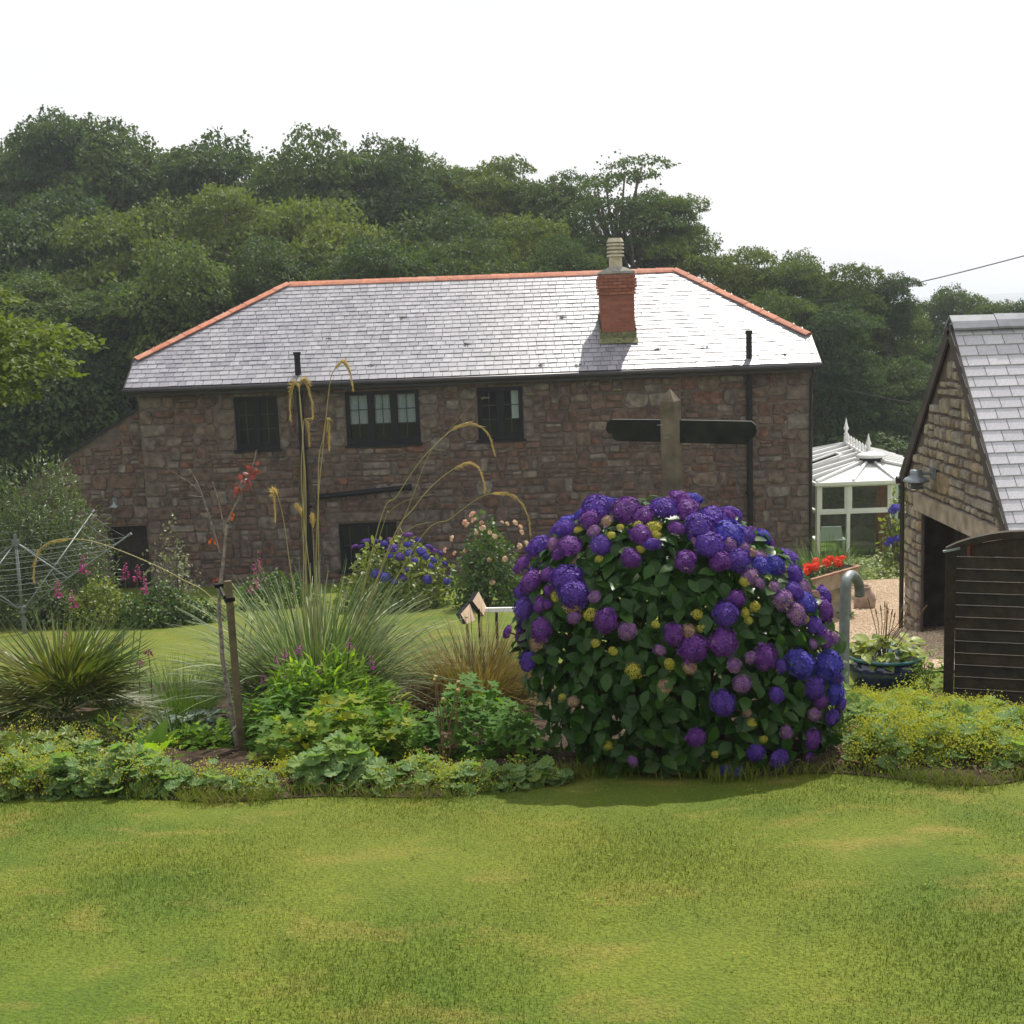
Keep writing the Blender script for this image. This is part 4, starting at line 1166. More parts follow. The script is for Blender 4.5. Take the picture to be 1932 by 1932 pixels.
def tree(px, py, D, hw, crown, label, hfrac=.62, group='woodland trees behind the house', openc=False, zf=1.0, yrat=.9, nm='sycamore_tree'):
    "crown top at picture point (px, py) at distance D, half width hw in picture units"
    top = at(px, py, D); x = top[0]; gz = float(terr(x, D)); H = top[2] - gz; R = hw / FOC * D
    t = thing(nm, label, 'tree', (x, D, gz), group)
    ch = min(H * hfrac, R * 2.7) * zf; cz = top[2] - ch * .93
    me, cs = crown
    ang = rng.uniform(0, 6.28)
    ob = bpy.data.objects.new('crown', me); COL.objects.link(ob); ob.parent = t
    ob.location = (0, 0, cz - gz); ob.scale = (R, R * yrat, ch / ASP); ob.rotation_euler = (0, 0, ang); ob['kind'] = 'stuff'
    mb = MB(); b0 = np.array([x, D, gz - .1]); lean = rng.normal(size=2) * .25
    fork = np.array([x + lean[0], D + lean[1], cz + ch * .18])
    r0 = max(.09, .022 * H)
    mb.tube(crv([b0, b0 + (fork - b0) * .5 + np.array([lean[0] * -.4, 0, 0]), fork], 7), np.linspace(r0 * 1.25, r0 * .7, 7), 7)
    mb.build('trunk', m_bark, t, True)
    lb = MB(); ca, sa = math.cos(ang), math.sin(ang)
    for c in (cs if openc else cs[:8]):
        q = np.array([x + (c[0] * ca * R - c[1] * sa * R * yrat), D + (c[0] * sa * R + c[1] * ca * R * yrat), cz + c[2] / ASP * ch])
        mid = fork + (q - fork) * .5 + np.array([0, 0, -.12 * ch]) + rng.normal(size=3) * R * .08
        lb.tube(crv([fork - (0, 0, .1), mid, q], 6), np.linspace(r0 * .42, r0 * .12, 6), 5)
    lb.build('limb', m_bark, t, True)
    return t

_lab = {}
def where(px, py):
    return ''
TREES = [
 (15, 262, 56, 150), (122, 214, 54, 130), (265, 262, 53, 150), (430, 270, 52, 145), (600, 276, 50, 150), (738, 268, 50, 120), (825, 302, 51, 90), (915, 298, 50, 100), (1040, 332, 49, 85),
 (55, 372, 46, 175), (265, 384, 45, 165), (455, 348, 46, 130), (615, 368, 44, 160), (825, 400, 45, 150), (985, 408, 45, 115), (1085, 455, 43.8, 85),
 (60, 520, 40, 140), (215, 540, 39.5, 120), (-70, 560, 39, 110), (345, 472, 40, 150), (520, 462, 41, 120), (690, 455, 40, 130), (880, 448, 40, 125), (1050, 466, 40, 90),
 (-40, 470, 44, 120),
 (1295, 444, 45, 90), (1400, 468, 47, 85), (1500, 482, 46, 90), (1605, 498, 46, 80), (1680, 520, 46, 50),
 (1440, 555, 42, 85), (1570, 580, 42, 95), (1690, 575, 47, 75), (1785, 545, 58, 65), (1860, 562, 56, 65), (1930, 570, 54, 60),
 (1590, 690, 43, 95), (1700, 680, 43, 85), (1790, 640, 45, 80), (1640, 795, 42.5, 80), (1760, 785, 43, 80)]
def tlabel(px, py, D):
    side = 'left of the house roof' if px < 260 else 'behind the left slope of the roof' if px < 520 else 'behind the middle of the roof ridge' if px < 1000 else 'behind the chimney' if px < 1330 else 'behind the right hip of the roof' if px < 1560 else 'behind the conservatory' if px < 1720 else 'beyond the stone shed'
    row = 'tall back-row' if D >= 49 else 'middle-row' if D >= 43.5 else 'low front-row'
    return row, side
from collections import defaultdict
_cl = defaultdict(list)
for tr_ in TREES: _cl[tlabel(*tr_[:3])].append(tr_)
ordn = ['first', 'second', 'third', 'fourth', 'fifth', 'sixth', 'seventh', 'eighth']
for (row, side), lst in _cl.items():
    lst.sort()
    for k, (px, py, D, hw) in enumerate(lst):
        lab = '%s sycamore %s' % (row, side)
        if len(lst) > 1: lab += ', %s of %d from the left' % (ordn[k], len(lst))
        i = int((px * 7 + py * 3) % 5)
        tree(px, py, D, hw, CROWNS[i], lab, hfrac=(.52 if px < 300 else .97) if D < 43.5 else .9)
tree(1172, 279, 46, 112, OPENCROWN, 'tall thin-crowned sycamore with bare limbs against the sky behind the chimney', .40, openc=True, zf=.95)
tree(1255, 362, 46.5, 72, CROWNS[1], 'leafy crown hanging low on the right of the thin-crowned tree', .5)
tree(1165, 372, 45.5, 70, OPENCROWN, 'ragged sycamore just above the chimney pot', .5, openc=True)
# near tree whose boughs enter at the left edge
tree(-95, 515, 20, 190, crown_mesh('crown', m_tree2, 22, 260, .085, .0, .6), 'bright green sycamore boughs hanging in at the left edge', .45, None, nm='near_sycamore')

# dense shrub layer in the shade beneath the wood
und, _ = crown_mesh('understorey', m_tree, 30, 420, .06, 0, .8)
for k, (px, D, h, w_) in enumerate([(-20, 38.2, 6.4, 2.8), (60, 38.6, 6.6, 2.8), (145, 38.4, 6.2, 2.7), (225, 38.8, 6.4, 2.6), (1560, 41, 3.0, 2.4), (1640, 41.5, 2.6, 2.4), (1725, 41.8, 2.8, 2.4), (1810, 42, 3.0, 2.4), (1890, 42, 3.0, 2.6)]):
    p = stand(px, D)
    t = thing('undergrowth_bush', 'dark bush under the wood %s' % (('beyond the lean-to, %s from the left' % ordn[k]) if k < 4 else ('behind the conservatory, %s from the left' % ordn[k - 4])), 'bush', p, 'dark bushes under the wood')
    ob = bpy.data.objects.new('foliage', und); COL.objects.link(ob); ob.parent = t; ob.scale = (w_, w_ * .8, h / ASP); ob.rotation_euler = (0, 0, k * 1.3); ob['kind'] = 'stuff'

# ================================================================ SHRUBS
def dome(n, rx, ry, h, shell=(.72, 1.0), zmin=-.05, wob=.10, seed=0.):
    d = sph(n, zmin, 1)
    r = rng.uniform(shell[0], shell[1], n) * (1 + wob * np.sin(d[:, 0] * 5 + seed) * np.cos(d[:, 1] * 4 + d[:, 2] * 5 + seed))
    return d * r[:, None] * [rx, ry, h], nrm(d / [rx, ry, h])

def shrub(name, label, cat, base, rx, ry, h, n, proto, size, mt, limit=0, group=None, shell=(.55, 1.0), droop=-.2, stems=6, wob=.14, lift=0., partname='leaf'):
    base = np.array(base, float); t = thing(name, label, cat, base, group)
    P, Nn = dome(n, rx, ry, h, shell, wob=wob, seed=base[0] * 3)
    P = P + base + [0, 0, lift]
    Y = Nn * .55 + rng.normal(size=(n, 3)) * .55 + [0, 0, droop]
    Z = Nn * .8 + [0, 0, .5] + rng.normal(size=(n, 3)) * .35
    M = frames(P, Y, Z, rng.uniform(.7, 1.25, n) * size)
    if limit:
        score = Nn[:, 1] * -1 + Nn[:, 2] * .4 + (np.linalg.norm((P - base) / [rx, ry, h], axis=1)) * 1.2
        pieces(t, partname, [proto], np.zeros(n, int), M, mt, limit, 'foliage', True, np.argsort(-score))
    else:
        link('foliage', inst_mesh('foliage', [proto], np.zeros(n, int), M, mt, base), t, kind='stuff')
    if stems:
        mb = MB()
        for k in range(stems):
            a = rng.uniform(0, 6.28); e = base + np.array([math.cos(a) * rx * .6, math.sin(a) * ry * .6, h * .7])
            mb.tube(crv([base + (0, 0, -.03), base + (e - base) * .5 + rng.normal(size=3) * .05 * rx, e], 6), np.linspace(.018, .006, 6) * max(1, h), 5)
        mb.build('stem', m_brown if h < 1 else m_bark, t)
    return t

def head_proto(n, dom=.62, fl=.30):
    "unit mophead of four-petalled florets"
    V, Fs, T = [], [], []; k = 0
    i = np.arange(n) + .5; z = 1 - i / n * 1.22; a = np.pi * (1 + 5 ** .5) * i; r = np.sqrt(np.clip(1 - z * z, 0, 1))
    D = np.stack([r * np.cos(a), r * np.sin(a), z], 1)
    M = frames(D * [1, 1, dom * 1.15] * rng.uniform(.84, 1.05, (n, 1)) * (1 + .10 * np.sin(D[:, :1] * 6 + 1) * np.cos(D[:, 1:2] * 5) + .06 * np.sin(D[:, 2:] * 9)), np.cross(D, rng.normal(size=(n, 3))), D + rng.normal(size=(n, 3)) * .22, fl * rng.uniform(.85, 1.15, n))
    mb = MB(); PV = FLORET[0]
    for q in range(n): mb.add(PV @ M[q, :3, :3].T + M[q, :3, 3], FLORET[1], (rng.random(), rng.random()))
    # green-brown core so that gaps are not see-through
    return mb
HEADS = {}
def head_mesh(kind, v):
    if (kind, v) not in HEADS:
        n = {'Y': 40, 'M': 70, 'L': 90}.get(kind, 105)
        HEADS[(kind, v)] = head_proto(n, .60, {'Y': .32, 'M': .28}.get(kind, .27)).mesh('flower_head', m_fl[kind])
    return HEADS[(kind, v)]

def put_head(parent, p, nvec, r, kind):
    M = frames([p], [np.cross(nvec, rng.normal(size=3))], [nrm(np.asarray(nvec) + rng.normal(size=3) * .18)], np.array([[r * rng.uniform(.88, 1.14), r * rng.uniform(.86, 1.1), r * rng.uniform(.72, .98)]]))[0]
    link('flower_head', head_mesh(kind, int(rng.integers(0, 3))), parent, M)

# ---- the big hydrangea in the bed
hb = stand(1285, 6.95)
hyd = thing('hydrangea_bush', 'huge purple and blue mophead hydrangea in the bed in front of the signpost', 'hydrangea', hb)
hc = hb + [0, 0, .62]; HA = np.array([.90, .72, .93]); SHR = -.18
def h_to(p):   # world -> unit sphere space
    q = np.asarray(p, float) - hc; q = q.copy(); q[..., 0] -= SHR * q[..., 2]; return q / HA
def h_from(u):
    q = np.asarray(u, float) * HA; q = q.copy(); q[..., 0] += SHR * q[..., 2]; return q + hc
def h_hit(px, py):
    r = ray(px, py); o = h_to(EYE); d = h_to(EYE + r) - o
    a, b, c = d @ d, 2 * o @ d, o @ o - 1; ds = b * b - 4 * a * c
    t = (-b - math.sqrt(ds)) / (2 * a) if ds > 0 else -b / (2 * a)
    p = EYE + r * t; u = h_to(p); n_ = nrm(u / HA); return p, n_, ds > 0
Z8 = zoomer(1200, 1150, 2.1467)
HL = '''490 155 78 V;455 212 58 P;640 165 68 P;720 190 50 P;825 155 72 V;945 160 62 P;1085 200 70 V;1140 195 45 P;1010 250 72 V;1150 280 75 B;1240 290 45 V;545 218 32 M;475 270 32 L
335 265 48 V;400 262 22 Y;190 335 62 V;275 335 38 L;355 345 58 P;300 385 36 P;190 380 36 M;105 430 50 P;510 340 48 V;715 285 50 P;770 335 38 V;660 405 50 P;895 255 38 P;940 420 58 P;1060 335 75 V
1160 340 45 L;1115 420 60 P;1200 415 60 V;1235 355 35 L;1270 380 30 M;1310 400 40 L;1320 440 55 B;1390 445 50 B;1430 455 22 Y;1490 490 48 V;1265 500 42 L;1310 530 32 L;1235 525 26 Y;1390 555 32 L
1530 545 42 L;1650 590 52 V;1430 620 55 L;1490 570 45 V;1545 625 60 B;1640 670 62 P;1590 590 28 M;1500 690 55 L;1470 690 25 L;1545 712 18 Y;1590 745 45 V;1640 810 45 P;1690 810 30 L;1585 840 25 L
1200 610 42 P;1290 650 28 Y;1145 685 65 V;1240 683 24 Y;1258 718 22 Y;1000 690 28 Y;790 740 14 Y;1018 758 14 Y;340 510 72 V;375 585 72 V;245 490 38 P;160 525 55 P;115 575 45 V;250 570 28 P;480 600 32 L
283 600 26 Y;370 640 45 M;378 705 36 L;460 690 34 Y;535 720 62 P;130 660 58 V;205 640 40 P;245 640 30 P;30 775 34 P;215 765 55 P;190 835 42 M;150 925 52 V;645 770 48 L;880 790 52 P;955 775 35 M
980 860 65 P;1130 830 65 P;485 835 22 Y;575 875 24 Y;675 975 44 Y;860 942 28 Y;810 870 30 L;960 955 40 M;1185 945 42 L;1270 905 32 L;1340 905 58 P;1420 950 35 V;1515 940 75 B;1660 950 75 B;1690 1000 50 V
835 1055 40 M;1225 1040 45 L;1130 1135 60 V;1400 1095 38 V;1590 1060 60 V;1690 1085 60 B;1620 1125 42 P;1720 1135 42 V;1680 1210 45 V;320 1108 18 Y;375 1130 34 M;550 1350 24 Y;675 1430 28 L;1250 1185 25 M
1275 1240 26 Y;1590 1195 36 L;1335 1320 18 Y;1450 1285 35 L;1580 1320 46 P;995 1310 48 P;1295 1385 48 V;1415 1420 55 V;1175 1500 62 B;1090 1395 16 Y;500 410 22 Y;610 250 20 Y;700 240 24 Y;780 250 36 Y
790 290 25 Y;710 360 22 Y;565 290 18 Y;960 215 24 M;1105 232 22 L;1070 288 26 M;985 320 20 L;1560 1410 30 P'''
FAR = []
for item in HL.replace('\n', ';').split(';'):
    zx, zy, zr, kd = item.split(); px, py = Z8(float(zx), float(zy))
    p, n_, hit = h_hit(px, py)
    r = float(zr) / 2.1467 / 1.2671 / FOC * p[1] * (1.05 if kd in 'YM' else 1.08)
    nn = nrm(n_ * .8 + np.array([0, -.25, .25]))
    put_head(hyd, p + nn * (.02 if hit else 0), nn, max(.022, r), kd)
    if not hit: FAR.append(p)
for _ in range(55):      # heads round the back and top
    d = sph(1, .0, 1)[0]; d[1] = abs(d[1])
    put_head(hyd, h_from(d * 1.0), nrm(d / HA), rng.uniform(.045, .075), random.choice('VPBVPL'))
n = 5200
d = sph(n, -.62, 1); rr = np.where(rng.random(n) < .62, rng.uniform(.86, 1.0, n), rng.uniform(.55, .86, n))
P = h_from(d * rr[:, None]); Nn = nrm(d / HA)
keep = P[:, 2] > terr(P[:, 0], P[:, 1]) + .06; P, Nn, d, rr = P[keep], Nn[keep], d[keep], rr[keep]; n = len(P)
Y = np.cross(Nn, rng.normal(size=(n, 3))) * .9 + Nn * .4 + [0, 0, -.45]
M = frames(P, Y, Nn * .7 + [0, 0, .75] + rng.normal(size=(n, 3)) * .3, rng.uniform(.066, .118, n))
sc = np.where(rr > .86, 1.0, 0) + (-Nn[:, 1]) + Nn[:, 2] * .5
pieces(hyd, 'leaf', [OVATE], np.zeros(n, int), M, m_hyleaf, 300, 'foliage', True, np.argsort(-sc))
mb = MB()
for k in range(26):
    e = h_from(sph(1, -.1, .95)[0] * .85); b_ = hb + np.array([rng.normal() * .1, rng.normal() * .1, -.03])
    mb.tube(crv([b_, b_ + (e - b_) * .45 + (0, 0, .08), e], 6), np.linspace(.014, .005, 6), 5)
for p in FAR:
    e = h_from(nrm(h_to(p)) * .8); mb.tube(crv([e, (e + p) / 2 + (0, 0, -.02), p], 6), .005, 5)
mb.build('stem', m_hystem, hyd)

# ---- blue hydrangea and blush shrub in front of the house
b1 = stand(748, 21.6)
hy2 = shrub('blue_hydrangea', 'blue hydrangea below the ground floor window, yellow-green leaves', 'hydrangea', b1, 1.05, .8, 1.22, 2600, OVATE, .105, m_yshrub, 120, shell=(.6, 1.0))
def dome_hit(px, py, c, A):
    r = ray(px, py); o = (EYE - c) / A; d = r / A; a, b, cc = d @ d, 2 * o @ d, o @ o - 1; ds = b * b - 4 * a * cc
    t = (-b - math.sqrt(ds)) / (2 * a) if ds > 0 else -b / (2 * a); p = EYE + r * t; return p, nrm((p - c) / A / A)
Z6 = zoomer(750, 850, 3.513)
for zx, zy, zr, kd in [(440, 1560, 38, 'V'), (510, 1565, 40, 'V'), (585, 1580, 40, 'B'), (640, 1545, 30, 'P'), (790, 1510, 40, 'P'), (880, 1555, 36, 'B'), (660, 1620, 45, 'V'), (790, 1590, 35, 'B'), (345, 1605, 32, 'P'), (400, 1605, 30, 'V'), (905, 1645, 40, 'B'), (970, 1610, 40, 'V'), (1010, 1640, 36, 'P'), (940, 1690, 34, 'B'), (800, 1660, 34, 'B'), (720, 1690, 34, 'V'), (1005, 1720, 34, 'B'), (1095, 1750, 32, 'B'), (985, 1770, 28, 'B'), (520, 1830, 40, 'B'), (600, 1860, 42, 'B'), (560, 1840, 34, 'V'), (680, 1900, 30, 'B'), (755, 1870, 34, 'V'), (955, 1880, 44, 'B'), (1165, 1860, 36, 'B'), (1110, 1900, 30, 'B'), (1150, 1905, 30, 'B'), (850, 1720, 26, 'B'), (640, 1680, 26, 'B'), (780, 1800, 24, 'V'), (1060, 1660, 30, 'V')]:
    p, n_ = dome_hit(*Z6(zx, zy), b1, np.array([1.08, .83, 1.25]))
    put_head(hy2, p, nrm(n_ + [0, 0, .4]), zr / 3.513 / 1.2671 / FOC * p[1], kd)
b2 = stand(922, 21.0)
hy3 = shrub('blush_shrub', 'rounded green shrub dotted with pale pink and cream flowers', 'shrub', b2, .62, .6, 1.48, 2300, OVATE, .09, m_shrub, 100, shell=(.5, 1.0), droop=.2)
for zx, zy, zr in [(1335, 1335, 30), (1345, 1385, 28), (1270, 1400, 26), (1290, 1420, 24), (1410, 1405, 20), (1420, 1450, 28), (1690, 1405, 26), (1625, 1415, 20), (1735, 1440, 22), (1745, 1485, 24), (1520, 1520, 24), (1365, 1490, 20), (1480, 1490, 20), (1730, 1600, 26), (1720, 1610, 20), (1270, 1640, 18), (1475, 1715, 20), (1605, 1710, 26), (1165, 1535, 26), (1105, 1635, 22), (1185, 1660, 20), (1580, 1400, 16), (1785, 1580, 26), (1500, 1905, 24)]:
    p, n_ = dome_hit(*Z6(zx, zy), b2, np.array([.66, .62, 1.52]))
    M = frames([p], [np.cross(n_, rng.normal(size=3))], [nrm(n_ + [0, 0, .5])], zr / 3.513 / 1.2671 / FOC * p[1])[0]
    key = ('R', 0)
    if key not in HEADS: HEADS[key] = head_proto(26, .7, .36).mesh('flower_head', m_rosef)
    link('flower_head', HEADS[key], hy3, M)

# ---- bushes left of the house
shrub('willow_bush', 'large feathery grey-green bush beside the rotary airer', 'bush', stand(85, 21.5), 1.15, 1.0, 2.75, 15000, LANCE, .115, m_willow, 0, shell=(.5, 1.03), droop=.35, wob=.2)
shrub('silver_shrub', 'loose silvery small-leaved shrub left of the bare sapling', 'shrub', stand(335, 20.5), .48, .45, 1.55, 1300, OVATE, .062, m_silver, 0, shell=(.15, 1.05), droop=.3, wob=.3)
shrub('lime_shrub', 'bright lime shrub low under the airer', 'shrub', stand(190, 20.2), .62, .5, .78, 1500, OVATE, .075, m_yshrub, 0)
shrub('dark_shrub', 'dark leafy shrub at the foot of the silvery shrub', 'shrub', stand(300, 20.0), .75, .45, .68, 1700, OVATE, .075, m_shrub, 0)
shrub('low_shrub', 'low green shrub beside the airer pole', 'shrub', stand(105, 20.4), .6, .5, .75, 1300, OVATE, .075, m_willow, 0)
shrub('edging_shrub', 'low green shrub right of the dark leafy shrub at the lawn edge', 'shrub', stand(385, 20.3), .4, .35, .42, 700, OVATE, .065, m_shrub, 0)
shrub('wall_shrub', 'dark shrub against the house wall behind the feather grass', 'shrub', stand(520, 22.5), .9, .5, .7, 1400, OVATE, .08, m_shrub, 0)

# ================================================================ GRASSES
def tuft(name, label, cat, base, n, L, lean, curve, w, mt, r0=.1, seg=6, group=None, kindname='blades'):
    base = np.array(base, float); t = thing(name, label, cat, base, group)
    az = rng.uniform(0, 2 * np.pi, n); rr = r0 * np.sqrt(rng.random(n))
    B = base + np.stack([np.cos(az) * rr, np.sin(az) * rr, np.full(n, -.02)], 1)
    blade_obj(kindname, t, mt, B, az + rng.normal(size=n) * .4, rng.uniform(lean[0], lean[1], n), rng.uniform(curve[0], curve[1], n), rng.uniform(L[0], L[1], n), rng.uniform(w * .7, w * 1.3, n), seg=seg)
    return t
sb = stand(600, 8.7)
st = tuft('feather_grass', 'tall feather grass with arching golden plumes in front of the house', 'grass', sb, 1900, (.6, 1.35), (.03, .6), (.3, 1.45), .0115, m_stipa, .17, 9)
Z4 = zoomer(250, 800, 2.576); Z5 = zoomer(0, 1000, 3.22)
def stem(zf, pts, D, npl, r=.0042):
    P = [np.array([sb[0] + rng.normal() * .05, sb[1] + rng.normal() * .05, sb[2]])]
    m = len(pts)
    for k, (zx, zy) in enumerate(pts):
        px, py = zf(zx, zy); P.append(at(px, py, sb[1] + (D - sb[1]) * min(1, (k + 1) / max(1, m - npl))))
    C = crv(P, 56); cut = int(56 * (len(P) - 1 - npl) / (len(P) - 1))
    mb = MB(); mb.tube(C, np.linspace(r, r * .35, 56), 5); ob = mb.build('flower_stem', m_stalk, st, True)
    if npl:
        n = 260; u = rng.uniform(cut, 54.5, n); i = u.astype(int); f = (u - i)[:, None]
        B = C[i] * (1 - f) + C[i + 1] * f; T = nrm(C[i + 1] - C[i])
        fr_ = (u - cut) / (55 - cut)
        dirs = T + rng.normal(size=(n, 3)) * .12 + np.array([0, 0, -.30]) * (1 - .3 * fr_)[:, None]
        L = rng.uniform(.035, .085, n) * (1 - .4 * fr_)
        M = frames(B, dirs, rng.normal(size=(n, 3)), np.stack([L * .05 + .012, L, L], 1))
        link('plume', inst_mesh('plume', [LANCE], np.zeros(n, int), M, m_plume, org(st)), ob, kind='stuff')
stem(Z4, [(1225, 1100), (1218, 600), (1197, 340), (1165, 318), (1142, 400), (1145, 510)], 8.6, 3)
stem(Z4, [(1240, 1100), (1225, 700), (1200, 360), (1225, 288), (1270, 380), (1282, 500)], 8.5, 3)
stem(Z4, [(1310, 1150), (1345, 700), (1385, 320), (1410, 225), (1455, 170), (1505, 215), (1530, 330)], 8.4, 3)
stem(Z4, [(1228, 1000), (1222, 620), (1232, 520), (1252, 580), (1262, 665)], 8.7, 2)
stem(Z4, [(1315, 950), (1345, 640), (1366, 515), (1380, 590), (1382, 690)], 8.5, 2)
stem(Z4, [(1150, 1480), (1105, 1160), (1068, 1000), (1050, 990), (1050, 1140)], 8.5, 2)
stem(Z6, [(540, 1450), (700, 1180), (900, 880), (1130, 650), (1240, 578), (1350, 572), (1460, 650), (1522, 830)], 8.3, 4)
stem(Z6, [(620, 1640), (850, 1270), (1000, 1090), (1150, 970), (1270, 905), (1370, 930), (1425, 1040), (1436, 1130)], 8.4, 4)
stem(Z6, [(840, 1620), (1150, 1370), (1350, 1220), (1470, 1165), (1600, 1150), (1720, 1210), (1800, 1350), (1820, 1490)], 8.3, 4)
stem(Z5, [(1700, 1460), (1400, 1240), (1100, 1090), (760, 960), (560, 930), (400, 945), (300, 1020), (262, 1150), (262, 1260)], 8.4, 4)
stem(Z6, [(700, 1500), (960, 850), (1130, 640), (1330, 400)], 8.5, 0, .003)
stem(Z6, [(560, 1500), (640, 1310), (800, 1210), (1030, 1160)], 8.4, 0, .003)
stem(Z6, [(640, 1600), (760, 1490), (880, 1420), (1010, 1395)], 8.4, 0, .003)
stem(Z4, [(1290, 1400), (1282, 1200), (1280, 1130)], 8.6, 1)
stem(Z4, [(1225, 1300), (1215, 1130), (1195, 1065)], 8.6, 1)
tuft('golden_grass', 'arching bronze and gold grass clump left of the big hydrangea', 'grass', stand(900, 9.0), 2800, (.4, .95), (.05, .75), (.4, 1.5), .006, m_gold, .18, 6)
tuft('bronze_grass', 'small rusty grass clump between feather grass and golden grass', 'grass', stand(785, 8.6), 420, (.2, .45), (.05, .6), (.3, 1.2), .005, mat('rust_blade', [(.16, .08, .035), (.24, .14, .06)], .7, .2, None), .09, 5)
tuft('green_grass', 'fine green grass clump right of the fan palm', 'grass', stand(345, 9.2), 900, (.3, .62), (.03, .5), (.2, 1.0), .005, m_green, .22, 5)
tuft('iris_clump', 'dark sword-leaved clump in front of the fine green grass', 'plant', stand(338, 7.9), 110, (.2, .38), (.05, .6), (.1, .6), .014, m_shrub, .07, 4)
tuft('trough_grass', 'bushy green grass clump behind the red flower trough', 'grass', stand(1556, 20.5), 1100, (.5, 1.15), (.03, .75), (.1, .8), .012, m_green, .22, 5)
tuft('yard_grass', 'pale wispy grass at the foot of the house corner', 'grass', stand(1505, 21.5), 300, (.3, .7), (.3, 1.0), (.2, .9), .012, m_stipa, .3, 5)

# ================================================================ FAN PALM
pb = stand(128, 8.1)
palm = thing('fan_palm', 'low fan palm with splayed green and straw fronds at the left edge', 'palm', pb)
mb = MB(); mb.tube([pb + (0, 0, -.05), pb + (0, 0, .12), pb + (0, 0, .28)], [.11, .12, .08], 10); mb.build('trunk', m_bark, palm)
crown_c = pb + (0, 0, .3)
for k in range(26):
    az = k * 2.399 + rng.normal() * .15; el = (1.15 - 1.35 * (k / 25)) + rng.normal() * .08
    dv = np.array([math.cos(az) * math.cos(el), math.sin(az) * math.cos(el), math.sin(el)])
    pl = rng.uniform(.10, .24); hub = crown_c + dv * pl
    mb = MB(); mb.tube([crown_c, hub], [.008, .006], 5)
    sd_ = nrm(np.cross(dv, (0, 0, 1.0)) + rng.normal(size=3) * .05); nn = np.cross(sd_, dv)
    ns = 40; L = rng.uniform(.52, .74)
    for q in range(ns):
        a = (-1.35 + 2.7 * q / (ns - 1) + rng.normal() * .03); dd_ = dv * math.cos(a) + sd_ * math.sin(a)
        Lq = L * (1 - .22 * abs(a) / 1.35) * rng.uniform(.92, 1.05)
        pf = nrm(np.cross(dd_, nn)); tip = hub + dd_ * Lq + nn * rng.normal() * .03 - np.array([0, 0, .12 * rng.random() ** 2])
        md = hub + dd_ * Lq * .5 + nn * .015; w_ = .0085
        mb.add([hub, md - pf * w_, md + nn * .006, md + pf * w_, tip], [(0, 1, 2), (0, 2, 3), (1, 4, 2), (2, 4, 3)], (.15 + .85 * ((k / 26) ** 1.5) * rng.random() if k > 4 else .2 * rng.random(), rng.random()))
    mb.build('frond', m_palm, palm)

# ================================================================ PERENNIALS
def mound(name, label, cat, base, rx, ry, h, n, proto, size, mt, limit, droop=-.1, flower=None, nf=0, group=None, fsize=.03, zf=(.75, 1.15)):
    base = np.array(base, float); t = thing(name, label, cat, base, group)
    P, Nn = dome(n, rx, ry, h, (.55, 1.0), 0.02, .16, base[0] * 5)
    P = P + base
    hz = rng.normal(size=(n, 3)) * .6; Y = Nn * [1, 1, .2] + hz * [1, 1, .3] + [0, 0, droop]
    M = frames(P, Y, Nn * .45 + [0, -.12, .85] + rng.normal(size=(n, 3)) * .28, rng.uniform(.65, 1.2, n) * size)
    sc = -Nn[:, 1] + Nn[:, 2] + 1.5 * np.linalg.norm((P - base) / [rx, ry, h], axis=1)
    pieces(t, 'leaf', [proto], np.zeros(n, int), M, mt, limit, 'foliage', False, np.argsort(-sc))
    mb = MB()
    for k in range(8):
        e = base + np.array([rng.normal() * rx * .35, rng.normal() * ry * .35, h * .7]); mb.tube([base + (0, 0, -.02), e], [.004, .003], 4)
    mb.build('stem', m_stalk if flower else m_brown, t)
    if nf:
        nf = int(nf * 1.4); P, Nn = dome(nf, rx, ry, h, zf, .25, .2, base[1]); P = P + base
        m_ = 34
        nf = len(P); Q = (P[:, None, :] + rng.normal(size=(nf, m_, 3)) * fsize * [1, 1, .75]).reshape(-1, 3)
        M = frames(Q, rng.normal(size=Q.shape), rng.normal(size=Q.shape) + [0, 0, .6], rng.uniform(.008, .017, len(Q)))
        link('flower_froth', inst_mesh('flower_froth', [LEAF2], np.zeros(len(Q), int), M, flower, base), t, kind='stuff')
    return t
AG = "lady's mantle mounds along the bed"
def alch(px, D, r, h, label, n=90, nf=0, lim=40, size=.085, mt=None):
    if D < 6.7: D -= .12
    return mound('lady_mantle', label, 'plant', stand(px, D), r, r * .85, h, n, ROUND, size, mt or m_alch, lim, flower=m_froth, nf=nf, group=AG)
alch(62, 6.62, .23, .24, 'yellow-flowered mantle mound at the left end of the bed front', 110, 60)
alch(165, 6.55, .22, .25, 'blue-green mantle mound second from the left along the bed front', 120, 6, 60)
alch(255, 6.55, .24, .27, 'mantle mound with yellow tips right of the blue-green one', 130, 30, 60)
alch(318, 6.45, .15, .14, 'small pale mantle mound before the bare soil gap', 60, 4, 40)
alch(45, 7.35, .27, .26, 'lime mantle mound below the fan palm at the picture edge', 110, 20, 30, mt=m_lime)
alch(128, 7.3, .26, .24, 'lime mantle mound below the middle of the fan palm', 110, 20, 30, mt=m_lime)
alch(392, 6.42, .14, .15, 'little mantle plant left of the tree stake foot', 50, 10, 30, .07)
alch(470, 6.42, .17, .13, 'small yellow-flecked mantle plant at the stake foot', 60, 22, 30, .07)
alch(548, 6.65, .10, .14, 'tiny yellow mantle tuft behind the round mantle mound', 30, 22, 14, .06)
alch(632, 6.55, .215, .25, 'round blue-green mantle mound at the middle of the bed front', 150, 4, 100, .105)
alch(722, 6.40, .13, .12, 'low mantle plant just right of the round mound', 50, 6, 30, .07)
alch(795, 6.48, .18, .17, 'mantle plant with a few yellow sprays in the centre front', 80, 22, 40, .075)
